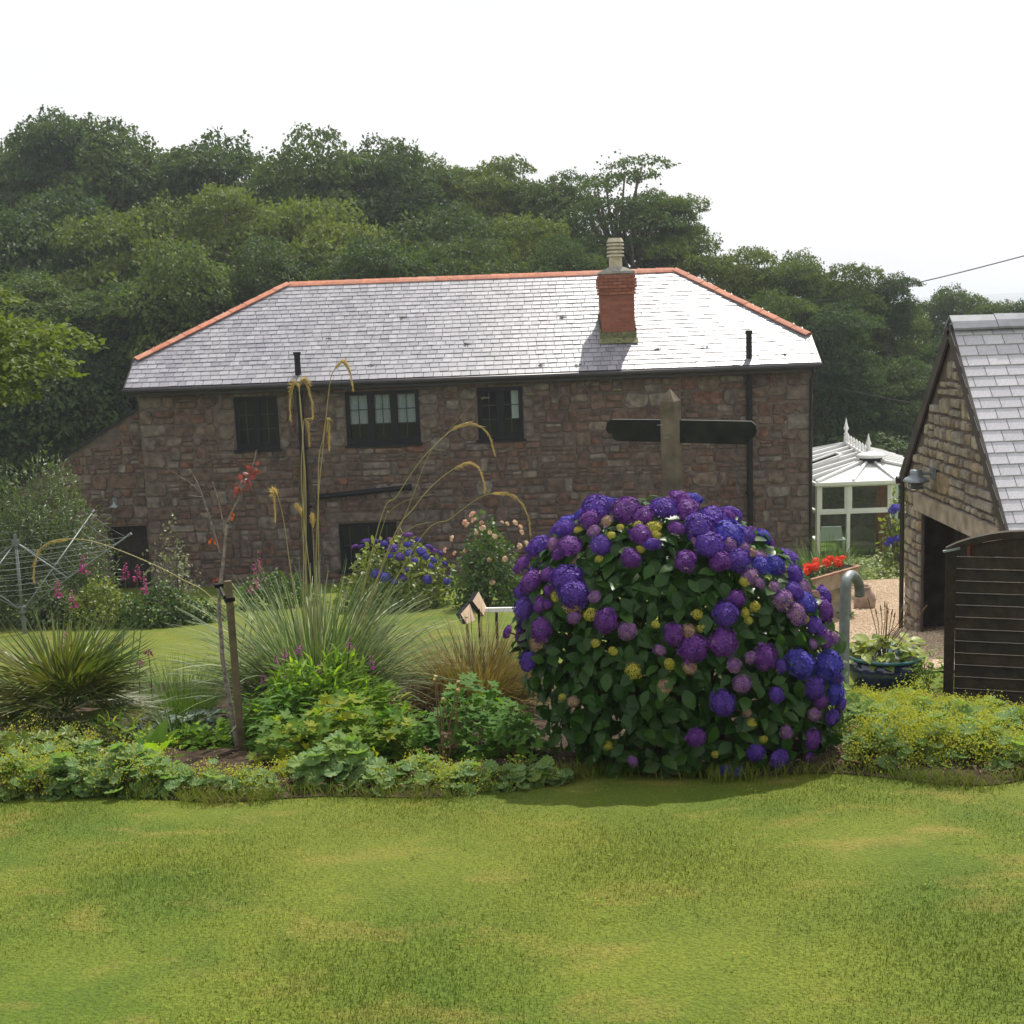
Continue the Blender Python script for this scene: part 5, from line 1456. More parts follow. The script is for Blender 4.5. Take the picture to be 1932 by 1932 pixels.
alch(880, 6.42, .17, .13, 'low mantle plant with bright yellow patch at the lawn edge', 70, 26, 40, .07)
alch(960, 6.45, .17, .13, 'low mantle plant left of the hydrangea shade', 70, 8, 40, .075)
alch(1025, 6.50, .13, .10, 'last small mantle plant beside the hydrangea foot', 50, 2, 30, .08)
for px, D, r, h, nf, lab in [(1622, 8.4, .26, .17, 90, 'yellow mantle mound right behind the hydrangea side'), (1700, 8.5, .28, .15, 70, 'yellow mantle mound below the blue pot'), (1790, 8.3, .28, .10, 60, 'mantle mound at the gate foot'), (1865, 8.0, .30, .11, 70, 'mantle mound below the gate boards'),
                             (1625, 7.2, .28, .28, 36, 'leafy mantle mound close to the hydrangea'), (1720, 7.3, .29, .27, 90, 'frothy mantle mound in the middle of the right patch'), (1800, 7.1, .28, .22, 50, 'leafy mantle mound near the right edge'), (1885, 7.2, .30, .19, 40, 'mantle mound cut by the right edge'),
                             (1690, 6.55, .27, .30, 120, 'bright yellow mantle mound spilling on the lawn'), (1775, 6.50, .27, .27, 90, 'yellow mantle mound at the lawn edge near the right'), (1862, 6.45, .28, .25, 80, 'mantle mound at the lower right end of the bed'), (1590, 7.9, .2, .26, 10, 'shaded mantle mound under the hydrangea flank')]:
    alch(px, D, r, h, lab, 100, nf, 24)
mound('cranesbill', 'pale green cranesbill with yellowing lobed leaves in the bed centre', 'plant', stand(628, 7.05), .50, .36, .40, 900, PALMATE, .10, m_ger, 260)
mound('dark_cranesbill', 'dark green cranesbill left of the hydrangea', 'plant', stand(900, 7.25), .37, .36, .50, 620, PALMATE, .092, m_gerd, 240)
mound('toothed_plant', 'green lobed-leaf plant in the shade of the hydrangea', 'plant', stand(975, 6.95), .22, .2, .34, 150, PALMATE, .10, m_gerd, 90)
mound('loosestrife_leaves', 'fresh green narrow-leaved perennial in front of the feather grass', 'plant', stand(612, 7.85), .48, .36, .60, 2300, LANCE, .125, m_lance, 240, droop=.35)
mound('leafy_perennial', 'mid-green leafy perennial right of the tree stake', 'plant', stand(548, 7.5), .22, .22, .46, 340, LANCE, .12, m_gerd, 110, droop=.1)
mound('bushy_perennial', 'mid-green bushy perennial just behind the tree stake', 'plant', stand(492, 7.85), .22, .2, .42, 420, LANCE, .10, m_gerd, 90, droop=.2)
mound('low_filler', 'low bright green filler plant left of the stake foot', 'plant', stand(392, 7.75), .24, .18, .20, 240, OVATE, .075, m_lance, 70, droop=.1)
mound('soft_filler', 'soft green filler plant between palm and sword-leaved clump', 'plant', stand(232, 7.7), .25, .2, .26, 260, LANCE, .10, m_ger, 60, droop=.2)
mound('fern_filler', 'feathery green plant behind the last mantle plant near the hydrangea', 'plant', stand(745, 7.15), .2, .2, .34, 320, LANCE, .09, m_gerd, 60, droop=.25)
mound('grey_leaved_plant', 'grey-green leaved plant left of the tree stake', 'plant', stand(385, 8.1), .2, .2, .34, 110, OVATE, .11, m_grey, 60)
mound('grey_rosette', 'grey rosette right of the fan palm', 'plant', stand(285, 8.3), .2, .18, .28, 80, PALMATE, .11, m_grey, 50)
mound('yellow_tip_perennial', 'loose yellow-green perennial behind the dark cranesbill', 'plant', stand(725, 7.9), .28, .24, .42, 320, LANCE, .11, m_ger, 60, droop=.2)
bb = stand(292, 7.25)
dock = thing('broadleaf_plant', 'plant with big upright pointed leaves below the sword-leaved clump', 'plant', bb)
for k in range(15):
    az = k * 2.4; el = rng.uniform(.35, 1.2); dv = np.array([math.cos(az) * math.cos(el), math.sin(az) * math.cos(el), math.sin(el)])
    link('leaf', proto_mesh('broad_leaf', OVATE, m_lance if k % 3 else m_gerd, True), dock, frames([bb + dv * .05], [dv], [np.array([0, 0, 1.0]) - dv * .3], np.array([[.18, rng.uniform(.18, .29), .25]]))[0])
mound('brown_seedheads', 'bronze-leaved plant with dried stems among the dark cranesbill', 'plant', stand(838, 6.95), .12, .12, .2, 40, PALMATE, .06, mat('bronze_leaf', [(.13, .06, .035), (.17, .09, .05)], .6, .2, None, None, .3), 40)
ds = stand(842, 6.95)
dsd = thing('seedhead_stems', 'thin stems with small yellow buttons above the bronze-leaved plant', 'plant', ds)
for k in range(7):
    e = ds + np.array([rng.normal() * .07, rng.normal() * .06, rng.uniform(.42, .56)])
    mb = MB(); mb.tube(crv([ds, ds + (e - ds) * .5 + rng.normal(size=3) * .015, e], 6), .003, 4); sm_ = mb.build('stem', m_brown, dsd)
    mb = MB(); mb.lathe([(.003, 0), (.012, .006), (.011, .014), (.002, .018)], e, 7); mb.build('button', m_plume, sm_)

# ---- flower spikes
def spike(name, label, px_list, D, group, zf=None, rr=.035, fl=.16, leaves=True, mt=None, cat='flower'):
    for k, (pt_, bot) in enumerate(px_list):
        top = at(*pt_, D); b = stand(bot, D)
        t = thing(name, label[k], cat, b, group)
        C = crv([b, b + (top - b) * .5 + (rng.normal() * .03, 0, 0), top], 12)
        mb = MB(); mb.tube(C, np.linspace(.006, .003, 12), 5); mb.build('stem', m_green, t, True)
        n = 30; u = rng.random(n) ** .9; dz_ = nrm(C[-1] - C[-4])
        B = top - dz_ * (u * fl)[:, None]; d = sph(n, -.6, .3); d[:, 2] -= .3
        M = frames(B + d * (rr * .4) * (0.3 + u)[:, None], d, rng.normal(size=(n, 3)), rr * (.45 + .65 * u))
        link('bells', inst_mesh('bells', [OVATE], np.zeros(n, int), M, mt or m_pink, b), t, kind='stuff')
        if leaves:
            n = 40; u = rng.random(n); i = (u * 10).astype(int); d = sph(n, -.2, .6)
            M = frames(C[i], d, rng.normal(size=(n, 3)) * .3 + [0, 0, 1], rng.uniform(.03, .10, n) * (1.2 - u))
            link('foliage', inst_mesh('foliage', [LANCE], np.zeros(n, int), M, m_green, b), t, kind='stuff')
FX = [((635, 1045), 205), ((965, 1105), 220), ((1062, 1120), 238), ((1105, 1205), 248), ((440, 1240), 120), ((550, 1310), 135), ((515, 1625), 118)]
spike('foxglove', ['pink foxglove spike highest beside the rotary airer', 'pink foxglove spike left of the pair below the dark doorway', 'pink foxglove spike right of the pair below the dark doorway', 'pink foxglove spike lowest below the dark doorway', 'deep pink foxglove spike below the airer strut', 'small pink foxglove beside the deep pink one', 'short pink spike above the fan palm'],
      [(Z5(*a), b) for a, b in FX], 11.5, 'foxgloves left of the sapling', rr=.036, fl=.16)
spike('foxglove', ['tall leaning pink foxglove right of the sapling', 'lower pink foxglove right of the sapling'], [(Z4(945, 1320), 455), (Z4(945, 1440), 448)], 10.2, 'foxgloves right of the sapling', rr=.034, fl=.20)
Z7 = zoomer(550, 1400, 2.576)
sp7 = [((740, 315), 655), ((425, 345), 568), ((335, 385), 545), ((282, 425), 530), ((550, 455), 600), ((318, 490), 535), ((208, 530), 508), ((868, 425), 690)]
ords = ['rightmost tall', 'third', 'second', 'leftmost tall', 'centre', 'short', 'faint left', 'far right thin']
spike('loosestrife', ['%s magenta loosestrife spike above the narrow-leaved perennial' % o for o in ords], [(Z7(*a), b) for a, b in sp7], 7.9, 'magenta spikes in the bed', rr=.020, fl=.08, mt=mat('loosestrife_flower', [(.36, .07, .28), (.46, .13, .36)], .6, .2, None, None, .3))
spike('campion', ['small pink flower above the fine green grass', 'second small pink flower at the fine green grass'], [(Z5(1140, 1775), 280), (Z5(1075, 1860), 272)], 9.0, 'small pink flowers', rr=.03, fl=.03, leaves=False, mt=m_pink)

# ================================================================ SAPLING AND STAKE
SD = 7.62
sap = thing('sapling', 'nearly bare young tree with a few red leaves tied to a stake', 'tree', stand(452, SD))
def zb(pts, D=SD, zf=Z4): return [at(*zf(a, b), D) for a, b in pts]
trunk = [ORG[sap.name] + (0, 0, -.03)] + zb([(735, 2050), (722, 1900), (705, 1640), (730, 1400), (746, 1250), (752, 1170)])
mb = MB(); mb.tube(crv(trunk, 26), np.linspace(.017, .008, 26), 8); mb.build('trunk', m_twig, sap, True)
for pts, r in [([(752, 1170), (790, 1080), (828, 1005), (842, 955), (880, 890), (915, 800), (935, 710)], .008), ([(722, 1390), (682, 1250), (640, 1110), (600, 990), (560, 890), (520, 825)], .008),
               ([(600, 985), (540, 925), (450, 865), (375, 815)], .004), ([(740, 1230), (722, 1120), (692, 990), (665, 910)], .006), ([(650, 1125), (690, 1100), (735, 1080)], .004), ([(598, 1000), (560, 995), (515, 990)], .0035),
               ([(640, 1108), (612, 1105), (585, 1105)], .003), ([(842, 955), (812, 905), (785, 855)], .003), ([(752, 1195), (775, 1185), (800, 1178)], .003)]:
    q = zb(pts, SD + rng.normal() * .02); mb = MB(); mb.tube(crv(q, 14), np.linspace(r * .9, r * .4, 14), 6); mb.build('branch', m_twig, sap, True)
for (zx, zy), c, s, m_ in [((860, 900), 14, 35, m_redleaf), ((895, 830), 8, 25, m_redleaf), ((840, 940), 6, 30, m_redleaf), ((680, 1252), 3, 14, m_orange), ((800, 1120), 2, 12, m_orange), ((690, 1525), 2, 8, m_redleaf)]:
    for _ in range(c):
        p = at(*Z4(zx + rng.normal() * s, zy + rng.normal() * s), SD)
        link('leaf', proto_mesh('red_leaf', OVATE, m_, True), sap, frames([p], [rng.normal(size=3) + [0, 0, -.6]], [rng.normal(size=3)], rng.uniform(.03, .055))[0])
s0, s1 = stand(458, 7.5), at(430, 1096, 7.5)
stk = thing('tree_stake', 'square weathered wooden stake beside the bare sapling', 'stake', s0)
mb = MB(); ax = (s1 - s0) / 2; mb.obox((s0 + s1) / 2 + (0, 0, -.03), ax + (0, 0, .03), (.018, .008, 0), (-.008, .018, 0)); mb.build('post', mat('stake_wood', [(.12, .095, .055)], .85, .2, (8, .4), (35, .6, .01)), stk)
mb = MB(); t0 = s0 + (s1 - s0) * .90
mb.obox(t0, (.026, .012, 0), (-.012, .026, 0), (0, 0, .012)); mb.bar(t0 + (-.03, 0, .01), at(*Z4(705, 1545), SD), .012, .022); mb.tube([at(*Z4(705, 1545), SD) + (0, 0, -.012), at(*Z4(705, 1545), SD) + (0, 0, .012)], .03, 10); mb.build('tie', m_black, stk)

# ================================================================ SIGNPOST
g0 = stand(1283, 7.55); g1 = at(1264, 733, 7.5)
sp = thing('signpost', 'weathered wooden fingerpost with two dark blank arms behind the hydrangea', 'signpost', g0)
ax = nrm(g1 - g0); c45 = np.array([.80, -.60, 0]); s45 = np.array([.60, .80, 0]); hw = .046
top = g0 + ax * (np.linalg.norm(g1 - g0) - .075)
V = [p + c45 * i * hw + s45 * j * hw for p in (g0 - ax * .1, top) for i, j in ((-1, -1), (1, -1), (1, 1), (-1, 1))] + [g1]
mb = MB(); mb.add(V, [(0, 1, 5, 4), (1, 2, 6, 5), (2, 3, 7, 6), (3, 0, 4, 7), (4, 5, 8), (5, 6, 8), (6, 7, 8), (7, 4, 8)]); mb.build('post', m_woodold, sp)
Z3 = zoomer(1400, 900, 4.2933)
def arm(outline, D0, D1, nm):
    xs_ = [Z3(*q)[0] for q in outline]; x0, x1 = min(xs_), max(xs_)
    Fp = []
    for q in outline:
        px, py = Z3(*q); Fp.append(at(px, py, D0 + (D1 - D0) * (px - x0) / (x1 - x0)))
    Fp = np.array(Fp); n = len(Fp); off = np.array([.012, .038, 0])
    mb = MB(); mb.add(np.vstack([Fp, Fp + off]), [tuple(range(n)), tuple(range(n, 2 * n))[::-1]] + [(i, i + n, (i + 1) % n + n, (i + 1) % n) for i in range(n)]); return mb.build(nm, m_arm, sp)
m_arm = mat('dark_sign_board', [(.014, .015, .012)], .65, .3, (9, .6), (30, .4, .006))
arm([(765, 445), (270, 442), (222, 470), (206, 540), (225, 580), (268, 592), (285, 640), (320, 664), (770, 674)], 7.48, 7.50, 'finger_board')
arm([(948, 448), (1700, 462), (1745, 500), (1758, 560), (1735, 615), (1690, 650), (1640, 700), (955, 680)], 7.50, 7.40, 'finger_board')
for zz in ((735, 500), (800, 632)):
    p = at(*Z3(*zz), 7.42); mb = MB(); mb.bar(p, p + (.03, -.004, .002), .004, .004); mb.build('nail', m_galv, sp)

# ================================================================ GATE PANEL at the right
GD = 9.2
gA = at(1789, 1040, GD); gb_ = stand(1779, GD)
gdir = nrm(np.array([.90, -.30, 0])); gn = np.array([-.30, -.90, 0])
gate = thing('slatted_gate', 'dark timber gate of horizontal boards with arched top at the right edge', 'gate', gb_)
W_, Hg = 1.05, gA[2] - gb_[2]
def gp(u, v, w=0): return gb_ + gdir * u + gn * w + np.array([0, 0, v])
mb = MB(); mb.add([gp(u, v, w) for u in (0, .075) for w in (-.03, .03) for v in (-.05, Hg)], BOXF); mb.build('post', m_woodgate, gate)
mb = MB(); mb.add([gp(u, v, w) for u in (W_, W_ + .075) for w in (-.03, .03) for v in (-.05, Hg)], BOXF); mb.build('post', m_woodgate, gate)
arch = lambda u: Hg - .02 + .14 * math.sin(math.pi * np.clip(u / (W_ + .075), 0, 1)) ** .8
mb = MB(); us = np.linspace(0, W_ + .075, 16)
V = []; 
for u in us: V += [gp(u, arch(u), -.036), gp(u, arch(u), .036), gp(u, arch(u) + .05, .036), gp(u, arch(u) + .05, -.036)]
Fs = [(4 * k + i, 4 * k + (i + 1) % 4, 4 * k + 4 + (i + 1) % 4, 4 * k + 4 + i) for k in range(15) for i in range(4)] + [(0, 1, 2, 3), (63, 62, 61, 60)]
mb.add(V, Fs); mb.build('top_rail', m_woodgate, gate)
nbd = 12; pitch = (Hg - .06) / nbd
for k in range(nbd + 1):
    z0 = .03 + k * pitch; z1 = z0 + pitch * .90
    mb = MB()
    if k == nbd:
        uu = np.linspace(.2, W_ - .12, 8); V = [gp(u, z0, -.012) for u in uu] + [gp(u, max(z0 + .01, arch(u) - .012), -.012) for u in uu] + [gp(u, z0, .012) for u in uu] + [gp(u, max(z0 + .01, arch(u) - .012), .012) for u in uu]
        Fs = [(i, i + 1, 9 + i, 8 + i) for i in range(7)] + [(16 + i + 1, 16 + i, 24 + i, 25 + i) for i in range(7)]
        mb.add(V, Fs)
    else:
        mb.add([gp(u, z, w + (.010 if z == z0 else -.010)) for u in (.078, W_ - .003) for w in (-.009, .009) for z in (z0, z1)], BOXF)
    mb.build('board', m_woodgate, gate)
mb = MB(); mb.bar(gp(-.02, Hg + .004, .04), gp(.10, Hg + .035, .04), .03, .015); mb.build('latch', m_galv, gate)

# ================================================================ HANDRAIL
ZH = zoomer(1850, 1250, 6.44)
hd = 8.5; h0 = stand(1592, hd)
hr = thing('handrail', 'galvanised handrail post with hooked end right of the hydrangea', 'handrail', h0)
pts = [h0 + (0, 0, -.05), at(*ZH(1085, 1700), hd), at(*ZH(1098, 1200), hd), at(*ZH(1108, 960), hd), at(*ZH(1130, 860), hd + .02), at(*ZH(1190, 805), hd + .10), at(*ZH(1260, 850), hd + .22), at(*ZH(1310, 960), hd + .3), at(*ZH(1322, 1110), hd + .33)]
mb = MB(); mb.tube(crv(pts, 48), .036, 14); mb.build('rail', m_galv, hr, True)
q = at(*ZH(1075, 1800), hd); mb = MB(); mb.tube(crv([q, q + (-.06, .05, -.05), q + (-.22, .2, -.10), q + (-.5, .5, -.2)], 12), .026, 10); mb.build('lower_rail', m_galv, hr, True)

# ================================================================ TROUGH WITH RED FLOWERS
TR = np.array([at(*ZH(1325, 675), 17.6), at(*ZH(480, 915), 15.9)])   # rim: far right end, near left end
TR[1] = onplane(*ZH(480, 915), TR[0], (0, 0, 1.0))
fa, fb = TR; dl = nrm(fb - fa); fb = fa + dl * 1.55; sd_ = nrm(np.cross(dl, (0, 0, 1.0)))
if sd_[1] < 0: sd_ = -sd_
gz = float(terr(*((fa + fb) / 2)[:2]))
tro = thing('stone_trough', 'long pale trough planter raised above the gravel', 'trough', ((fa + fb) / 2)[:2].tolist() + [gz])
dw, dh = .42, .24; dn = np.array([0, 0, -1.0])
def tp(u, w, v): return fa + dl * u + sd_ * w + dn * v
Lt = 1.55; ti = .035
mb = MB()
for (u0, u1, w0, w1) in ((0, Lt, 0, ti), (0, Lt, dw - ti, dw), (0, ti, ti + .0005, dw - ti - .0005), (Lt - ti, Lt, ti + .0005, dw - ti - .0005)):
    mb.add([tp(u, w + (.05 if v else 0) * (1 if w < dw / 2 else -1), v) for u in (u0, u1) for w in (w0, w1) for v in (0, dh)], BOXF)
mb.add([tp(u, w, v) for u in (0.01, Lt - .01) for w in (.08, dw - .08) for v in (dh - .03, dh + .002)], BOXF)
mb.build('trough_body', m_trough, tro)
mb = MB()
for (u0, u1, w0, w1) in ((-.01, Lt + .01, -.012, .04), (-.01, Lt + .01, dw - .04, dw + .012), (-.01, .04, .0405, dw - .0405), (Lt - .04, Lt + .01, .0405, dw - .0405)):
    mb.add([tp(u, w, v) for u in (u0, u1) for w in (w0, w1) for v in (-.016, .004)], BOXF)
mb.build('rim', m_troughrim, tro)
mb = MB(); mb.add([tp(u, w, v) for u in (.04, Lt - .04) for w in (.04, dw - .04) for v in (.06, .09)], BOXF); mb.build('soil', m_soil, tro)
for u in (.12, Lt - .30):
    zb_t = fa[2] - dh - .004
    c_ = tp(u + .1, dw / 2, 0); gzz = float(terr(c_[0], c_[1])) - .05
    mb = MB(); mb.add([np.array([*(fa + dl * uu + sd_ * ww)[:2], zz]) for uu in (u, u + .18) for ww in (.06, dw - .06) for zz in (gzz, zb_t)], BOXF); mb.build('leg', m_trough, tro)
# wheel-like disc leaning under the trough end
def begonia(u, w, label, big):
    p = tp(u, w, .06); t = thing('begonia', label, 'flower', p, 'scarlet flowers in the trough')
    n = 26; P, Nn = dome(n, .11, .10, .13, (.5, 1)); P = P + p
    M = frames(P, Nn + rng.normal(size=(n, 3)) * .4, Nn + [0, 0, .7], rng.uniform(.05, .08, n)); link('foliage', inst_mesh('foliage', [OVATE], np.zeros(n, int), M, m_shrub, p), t, kind='stuff')
    for k in range(big):
        q = p + np.array([rng.normal() * .05, rng.normal() * .05, .13 + rng.random() * .06])
        if ('S', 0) not in HEADS: HEADS[('S', 0)] = head_proto(20, .8, .42).mesh('bloom', m_redfl)
        link('bloom', HEADS[('S', 0)], t, frames([q], [rng.normal(size=3)], [np.array([0, -.5, 1.0])], rng.uniform(.045, .065))[0])
for k, (u, w, b_) in enumerate([(.10, .2, 2), (.26, .25, 4), (.46, .22, 3), (.66, .28, 1), (.84, .2, 4), (1.0, .25, 5), (1.18, .2, 4), (1.36, .26, 2)]):
    begonia(u, w, 'scarlet flowering plant, %s from the right end of the trough' % ordn[k], b_)
jp = stand(1631, 18.6)
jar = thing('stone_jar', 'squat brown stoneware jar beside the trough end', 'jar', jp)
mb = MB(); mb.lathe([(.13, -.02), (.16, .03), (.165, .16), (.15, .24), (.10, .30), (.085, .33), (.10, .36), (.085, .37), (.07, .34)], jp, 20); mb.build('body', m_jar, jar, True)
mb = MB(); mb.lathe([(.06, .345), (.075, .365), (.05, .40), (.02, .42)], jp, 14); mb.build('lid', m_jar, jar, True)

# ================================================================ BLUE POT
bp_ = stand(1668, 10.2); bp_[2] -= .01
pot = thing('blue_pot', 'wide dark blue glazed pot on the ground left of the gate', 'pot', bp_)
mb = MB(); mb.lathe([(.19, 0), (.24, .02), (.30, .12), (.31, .2), (.285, .27), (.27, .275)], bp_, 28); mb.build('bowl', m_bluepot, pot, True)
mb = MB(); mb.lathe([(.288, .268), (.325, .285), (.325, .305), (.285, .302), (.268, .27)], bp_, 28); mb.build('rim', m_rimpot, pot, True)
mb = MB(); mb.lathe([(.01, .262), (.27, .262), (.27, .255)], bp_, 20); mb.build('soil', m_soil, pot)
hp = bp_ + (0, 0, .26)
mound('hosta', 'yellow-green hosta filling the blue pot', 'plant', hp, .34, .28, .20, 120, OVATE, .13, m_hosta, 110)
dry = thing('dry_flower_stems', 'thin dry flower stems rising from the blue pot', 'stems', hp)
for k in range(13):
    e = hp + np.array([rng.normal() * .16, rng.normal() * .06, rng.uniform(.35, .52)])
    mb = MB(); C = crv([hp + (rng.normal() * .08, 0, 0), hp + (e - hp) * .6, e], 8); mb.tube(C, .0035, 4)
    mb.tube(C[-2:] + np.array([0, 0, .01]), [.008, .003], 5); mb.build('stem', m_brown, dry)
mound('weed_patch', 'straggly green weeds between blue pot and gate', 'plant', stand(1752, 9.9), .16, .14, .30, 160, LANCE, .10, m_ger, 40, droop=.2)

# ================================================================ PLANTS BY THE CONSERVATORY
mound('ground_cover', 'yellow-green ground cover mat before the conservatory', 'plant', stand(1668, 24.5), 1.3, 1.6, .32, 1500, OVATE, .09, m_yshrub, 40)
b4 = stand(1697, 25.0)
h4 = shrub('shed_hydrangea', 'hydrangea with two blue heads half hidden by the shed corner', 'hydrangea', b4, .48, .4, 1.75, 700, OVATE, .10, m_yshrub, 40)
for (zx, zy), r in [((1691, 958), .10), ((1684, 964), .08), ((1680, 1020), .09), ((1693, 1016), .08), ((1674, 1026), .06)]:
    p = at(zx, zy, 24.6); put_head(h4, p, np.array([0, -.5, .8]), r, 'B')
ct = thing('corner_thyme', 'low tuft of green weeds at the gravel edge', 'plant', stand(1565, 17.5))
n = 160; P, Nn = dome(n, .4, .3, .16); P = P + ORG[ct.name]; link('foliage', inst_mesh('foliage', [OVATE], np.zeros(n, int), frames(P, rng.normal(size=(n, 3)), Nn + [0, 0, 1], rng.uniform(.05, .09, n)), m_shrub, ORG[ct.name]), ct, kind='stuff')

# ================================================================ TILTED PANELS BY THE HYDRANGEA
Z5b = zoomer(1000, 1150, 4.83)
pd = 13.0
pf = thing('panel_frame', 'pair of tilted tan panels with dark edges on a low white rail', 'frame', stand(905, pd))
def slab(quad, D, nm):
    Q = np.array([at(*Z5b(*q), D + dd) for q, dd in zip(quad, (.22, .10, .0, .12))]); off = np.array([-.055, .03, -.01])
    mb = MB(); mb.add(Q, [(0, 1, 2, 3)]); mb.add(Q + off * .999, [(3, 2, 1, 0)]); pan = mb.build(nm, m_panel, pf)
    mb = MB(); mb.add(np.vstack([Q, Q + off]), [(i, (i + 1) % 4, 4 + (i + 1) % 4, 4 + i) for i in range(4)]); mb.build('panel_edge', m_black, pan)
slab([(695, 1275), (800, 1480), (760, 1560), (628, 1385)], pd + .1, 'panel')
slab([(595, 1415), (665, 1600), (560, 1650), (490, 1535)], pd, 'panel')
r0_, r1_ = at(*Z5b(775, 1488), pd + .15), at(*Z5b(1190, 1480), pd + .15)
mb = MB(); mb.bar(r0_, r1_, .04, .045); mb.build('rail', m_upvc, pf)
for f in (.3, .9):
    q = r0_ + (r1_ - r0_) * f; mb = MB(); mb.bar(q + (0, 0, -.02), (q[0], q[1], float(terr(q[0], q[1])) - .03), .03, .03, up=(0, 1, 0)); mb.build('leg', m_black, pf)
for Q_ in ((700, 1540), (560, 1630)):
    q = at(*Z5b(*Q_), pd + .08); mb = MB(); mb.bar(q + (0, 0, .06), (q[0], q[1], float(terr(q[0], q[1])) - .03), .025, .025, up=(0, 1, 0)); mb.build('leg', m_black, pf)

# ================================================================ ROTARY AIRER
AD = 19.5
hubL = at(*Z5(172, 1470), AD); hubT = at(*Z5(168, 960), AD)
ab = np.array([hubL[0], AD, float(terr(hubL[0], AD))])
air = thing('rotary_airer', 'grey metal rotary clothes airer on the lawn at the left edge', 'airer', ab)
px_ = hubL[0]
mb = MB(); mb.tube([(px_, AD, ab[2] - .05), (px_, AD, hubT[2] + .12)], .024, 10); mb.build('pole', m_airer, air, True)
mb = MB(); mb.tube([(px_, AD, ab[2]), (px_, AD, hubL[2] - .1)], .035, 10); mb.tube([(px_, AD, hubL[2] - .06), (px_, AD, hubL[2] + .05)], .06, 10); mb.build('lower_hub', m_airer, air)
mb = MB(); mb.tube([(px_, AD, hubT[2] - .05), (px_, AD, hubT[2] + .05)], .06, 10); mb.tube([(px_, AD, hubT[2] + .05), (px_, AD, hubT[2] + .14)], .03, 8); mb.build('upper_hub', m_airer, air)
t2 = at(*Z5(1005, 890), AD - .6)
Rr = math.hypot(t2[0] - px_, .6); a0 = math.atan2(-.6, t2[0] - px_); zt = t2[2]
tips, roots = [], []
for k in range(4):
    a = a0 + k * math.pi / 2; tip = np.array([px_ + Rr * math.cos(a), AD + Rr * math.sin(a), zt]); root = np.array([px_ + .05 * math.cos(a), AD + .05 * math.sin(a), hubL[2]])
    tips.append(tip); roots.append(root)
    mb = MB(); mb.tube([root, (root + tip) / 2, tip], .013, 8); am = mb.build('arm', m_airer, air, True)
    mb = MB(); d_ = nrm(tip - root); mb.tube([tip - d_ * .05, tip + d_ * .015], .022, 8); mb.build('end_cap', m_airer, am)
    mb = MB(); mb.tube([(px_ + .05 * math.cos(a), AD + .05 * math.sin(a), hubT[2] - .02), root + (tip - root) * .42], .012, 6); mb.build('strut', m_airer, air, True)
for j in range(9):
    f = .28 + .085 * j
    P_ = [roots[k] + (tips[k] - roots[k]) * f for k in range(4)]
    mb = MB()
    for k in range(4):
        a_, b_ = P_[k], P_[(k + 1) % 4]; mid = (a_ + b_) / 2 + (0, 0, -.035)
        mb.tube(crv([a_, mid, b_], 8), .0020, 4, cap=False)
    mb.build('washing_line', m_line, air)

# ================================================================ CABLES
def cable(label, p0, p1, sag, r):
    mb = MB(); mb.tube(crv([p0, (np.array(p0) + p1) / 2 + (0, 0, -sag), p1], 20), r, 5); o = mb.build('overhead_cable', m_cable, None); tag(o, label, 'cable')
cable('black overhead cable crossing the sky at the right', at(1470, 582, 33), at(2050, 452, 26), .12, .012)
cable('thin lower cable from the house corner to the shed', np.array([7.0, 28.7, at(1538, 722, 28.7)[2]]), np.array([9.3, 16.0, -.6]), .05, .008)

# ================================================================ TURF AND EDGE GRASS
n = 640000
y = 1.7 + rng.random(n) ** 1.2 * 4.95; hwid = .46 * y + 1.9
x = rng.uniform(-1, 1, n) * hwid
keep = y < bed_front(x) + .05; x, y = x[keep], y[keep]; n = len(x)
z = terr(x, y) - .004
az = rng.uniform(0, 2 * np.pi, n); L = rng.uniform(.009, .019, n) * (1 + .5 * np.sin(x * 3.1) * np.sin(y * 2.7 + 1)); ln = rng.uniform(.2, 1.25, n); w_ = rng.uniform(.0012, .0024, n)
hx_, hy_ = np.cos(az), np.sin(az)
V = np.empty((n, 3, 3)); B = np.stack([x, y, z], 1); pv = np.stack([-hy_, hx_, 0 * x], 1) * w_[:, None]
V[:, 0] = B - pv; V[:, 1] = B + pv; V[:, 2] = B + np.stack([hx_ * np.sin(ln), hy_ * np.sin(ln), np.cos(ln)], 1) * L[:, None]
T = np.repeat(rng.random((n, 2)), 3, axis=0)
turf = link('turf_grass', fast_mesh('turf_grass', V.reshape(-1, 3), np.arange(3 * n), np.full(n, 3), T, m_blade), None, kind='stuff')
tag(turf, 'short mown grass blades of the sunlit front lawn', 'grass')
n = 9000; x = rng.uniform(-3.4, 3.6, n); y = bed_front(x) + rng.normal(size=n) * .07 + .01
dens = rng.random(n) < .35 + .65 * (np.sin(x * 5) * np.sin(x * 2.3 + 1) > .1); x, y = x[dens], y[dens]; n = len(x)
V, Lp, c, T = blades(np.stack([x, y, terr(x, y)], 1), rng.uniform(0, 6.28, n), rng.uniform(0, .5, n), rng.uniform(.2, 1.2, n), rng.uniform(.04, .12, n), .004, 4)
eg_ = link('edge_grass', fast_mesh('edge_grass', V, Lp, c, T, m_blade), None, kind='stuff'); tag(eg_, 'longer uncut grass along the edge of the flower bed', 'grass')
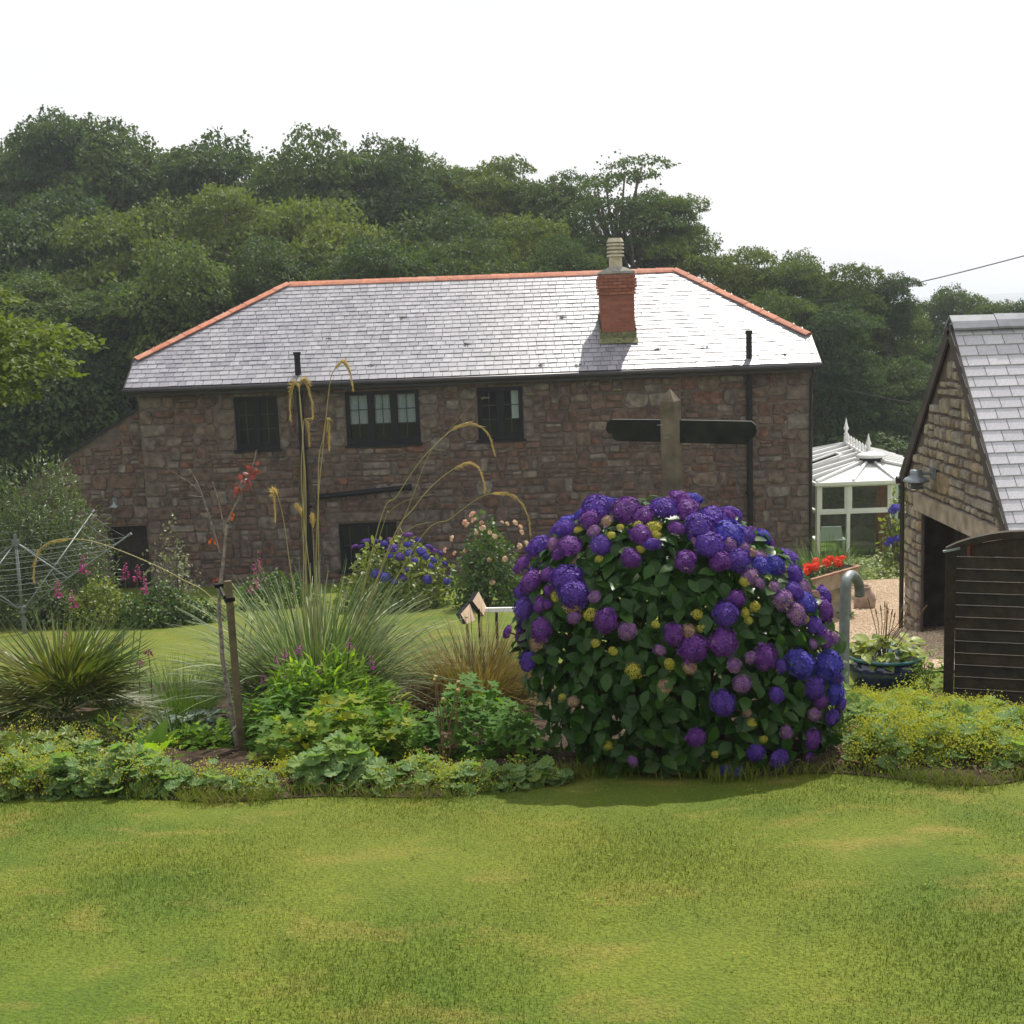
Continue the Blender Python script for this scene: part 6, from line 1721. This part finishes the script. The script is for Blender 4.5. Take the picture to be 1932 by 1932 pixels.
# low broad-leaved weeds and clover in the lawn
k = 40; wx = rng.uniform(-1, 1, k); wy = 2.6 + rng.random(k) * 3.6; wx = wx * (.45 * wy + .3)
m_ = 14; a = rng.uniform(0, 6.28, (k, m_)); rr = rng.random((k, m_)) * .07 * rng.uniform(.4, 1.3, (k, 1))
x = (wx[:, None] + np.cos(a) * rr).ravel(); y = (wy[:, None] + np.sin(a) * rr).ravel(); a = a.ravel(); n = len(x)
M = frames(np.stack([x, y, terr(x, y) + .014], 1), np.stack([np.cos(a), np.sin(a), np.full(n, .25)], 1), rng.normal(size=(n, 3)) * .25 + [0, 0, 1], rng.uniform(.008, .017, n))
lw_ = link('lawn_weeds', inst_mesh('lawn_weeds', [OVATE], np.zeros(n, int), M, m_ger), None, kind='stuff'); tag(lw_, 'small clover and plantain leaves scattered in the front lawn', 'weeds')
# leaf litter and twigs on the bed soil
n = 2600; x = rng.uniform(-3.6, 3.4, n); y = bed_front(x) + rng.random(n) ** 1.4 * 2.2 + .03
M = frames(np.stack([x, y, terr(x, y) + .06], 1), rng.normal(size=(n, 3)) * [1, 1, .25], rng.normal(size=(n, 3)) * .5 + [0, 0, 1], rng.uniform(.02, .055, n))
lit = link('leaf_litter', inst_mesh('leaf_litter', [LANCE], np.zeros(n, int), M, mat('litter', [(.10, .06, .035), (.17, .11, .06), (.07, .045, .03), (.24, .17, .10)], .9, .1, None)), None, kind='stuff'); tag(lit, 'dry leaves and twigs scattered over the bed soil', 'litter')

# ================================================================ HAZE
hm = bpy.data.materials.new('haze_air'); hm.use_nodes = True
N = hm.node_tree.nodes; N.clear()
ho = N.new('ShaderNodeOutputMaterial'); pv_ = N.new('ShaderNodeVolumePrincipled')
pv_.inputs['Color'].default_value = (.86, .91, 1.0, 1); pv_.inputs['Density'].default_value = .0008; pv_.inputs['Anisotropy'].default_value = .35
hm.node_tree.links.new(pv_.outputs['Volume'], ho.inputs['Volume'])
mb = MB(); mb.box(-5200, 5200, -80, 5200, -36, 17); hz_ = mb.build('haze', hm, None, kind='stuff'); tag(hz_, 'thin pale summer haze in the air over the valley', 'haze')
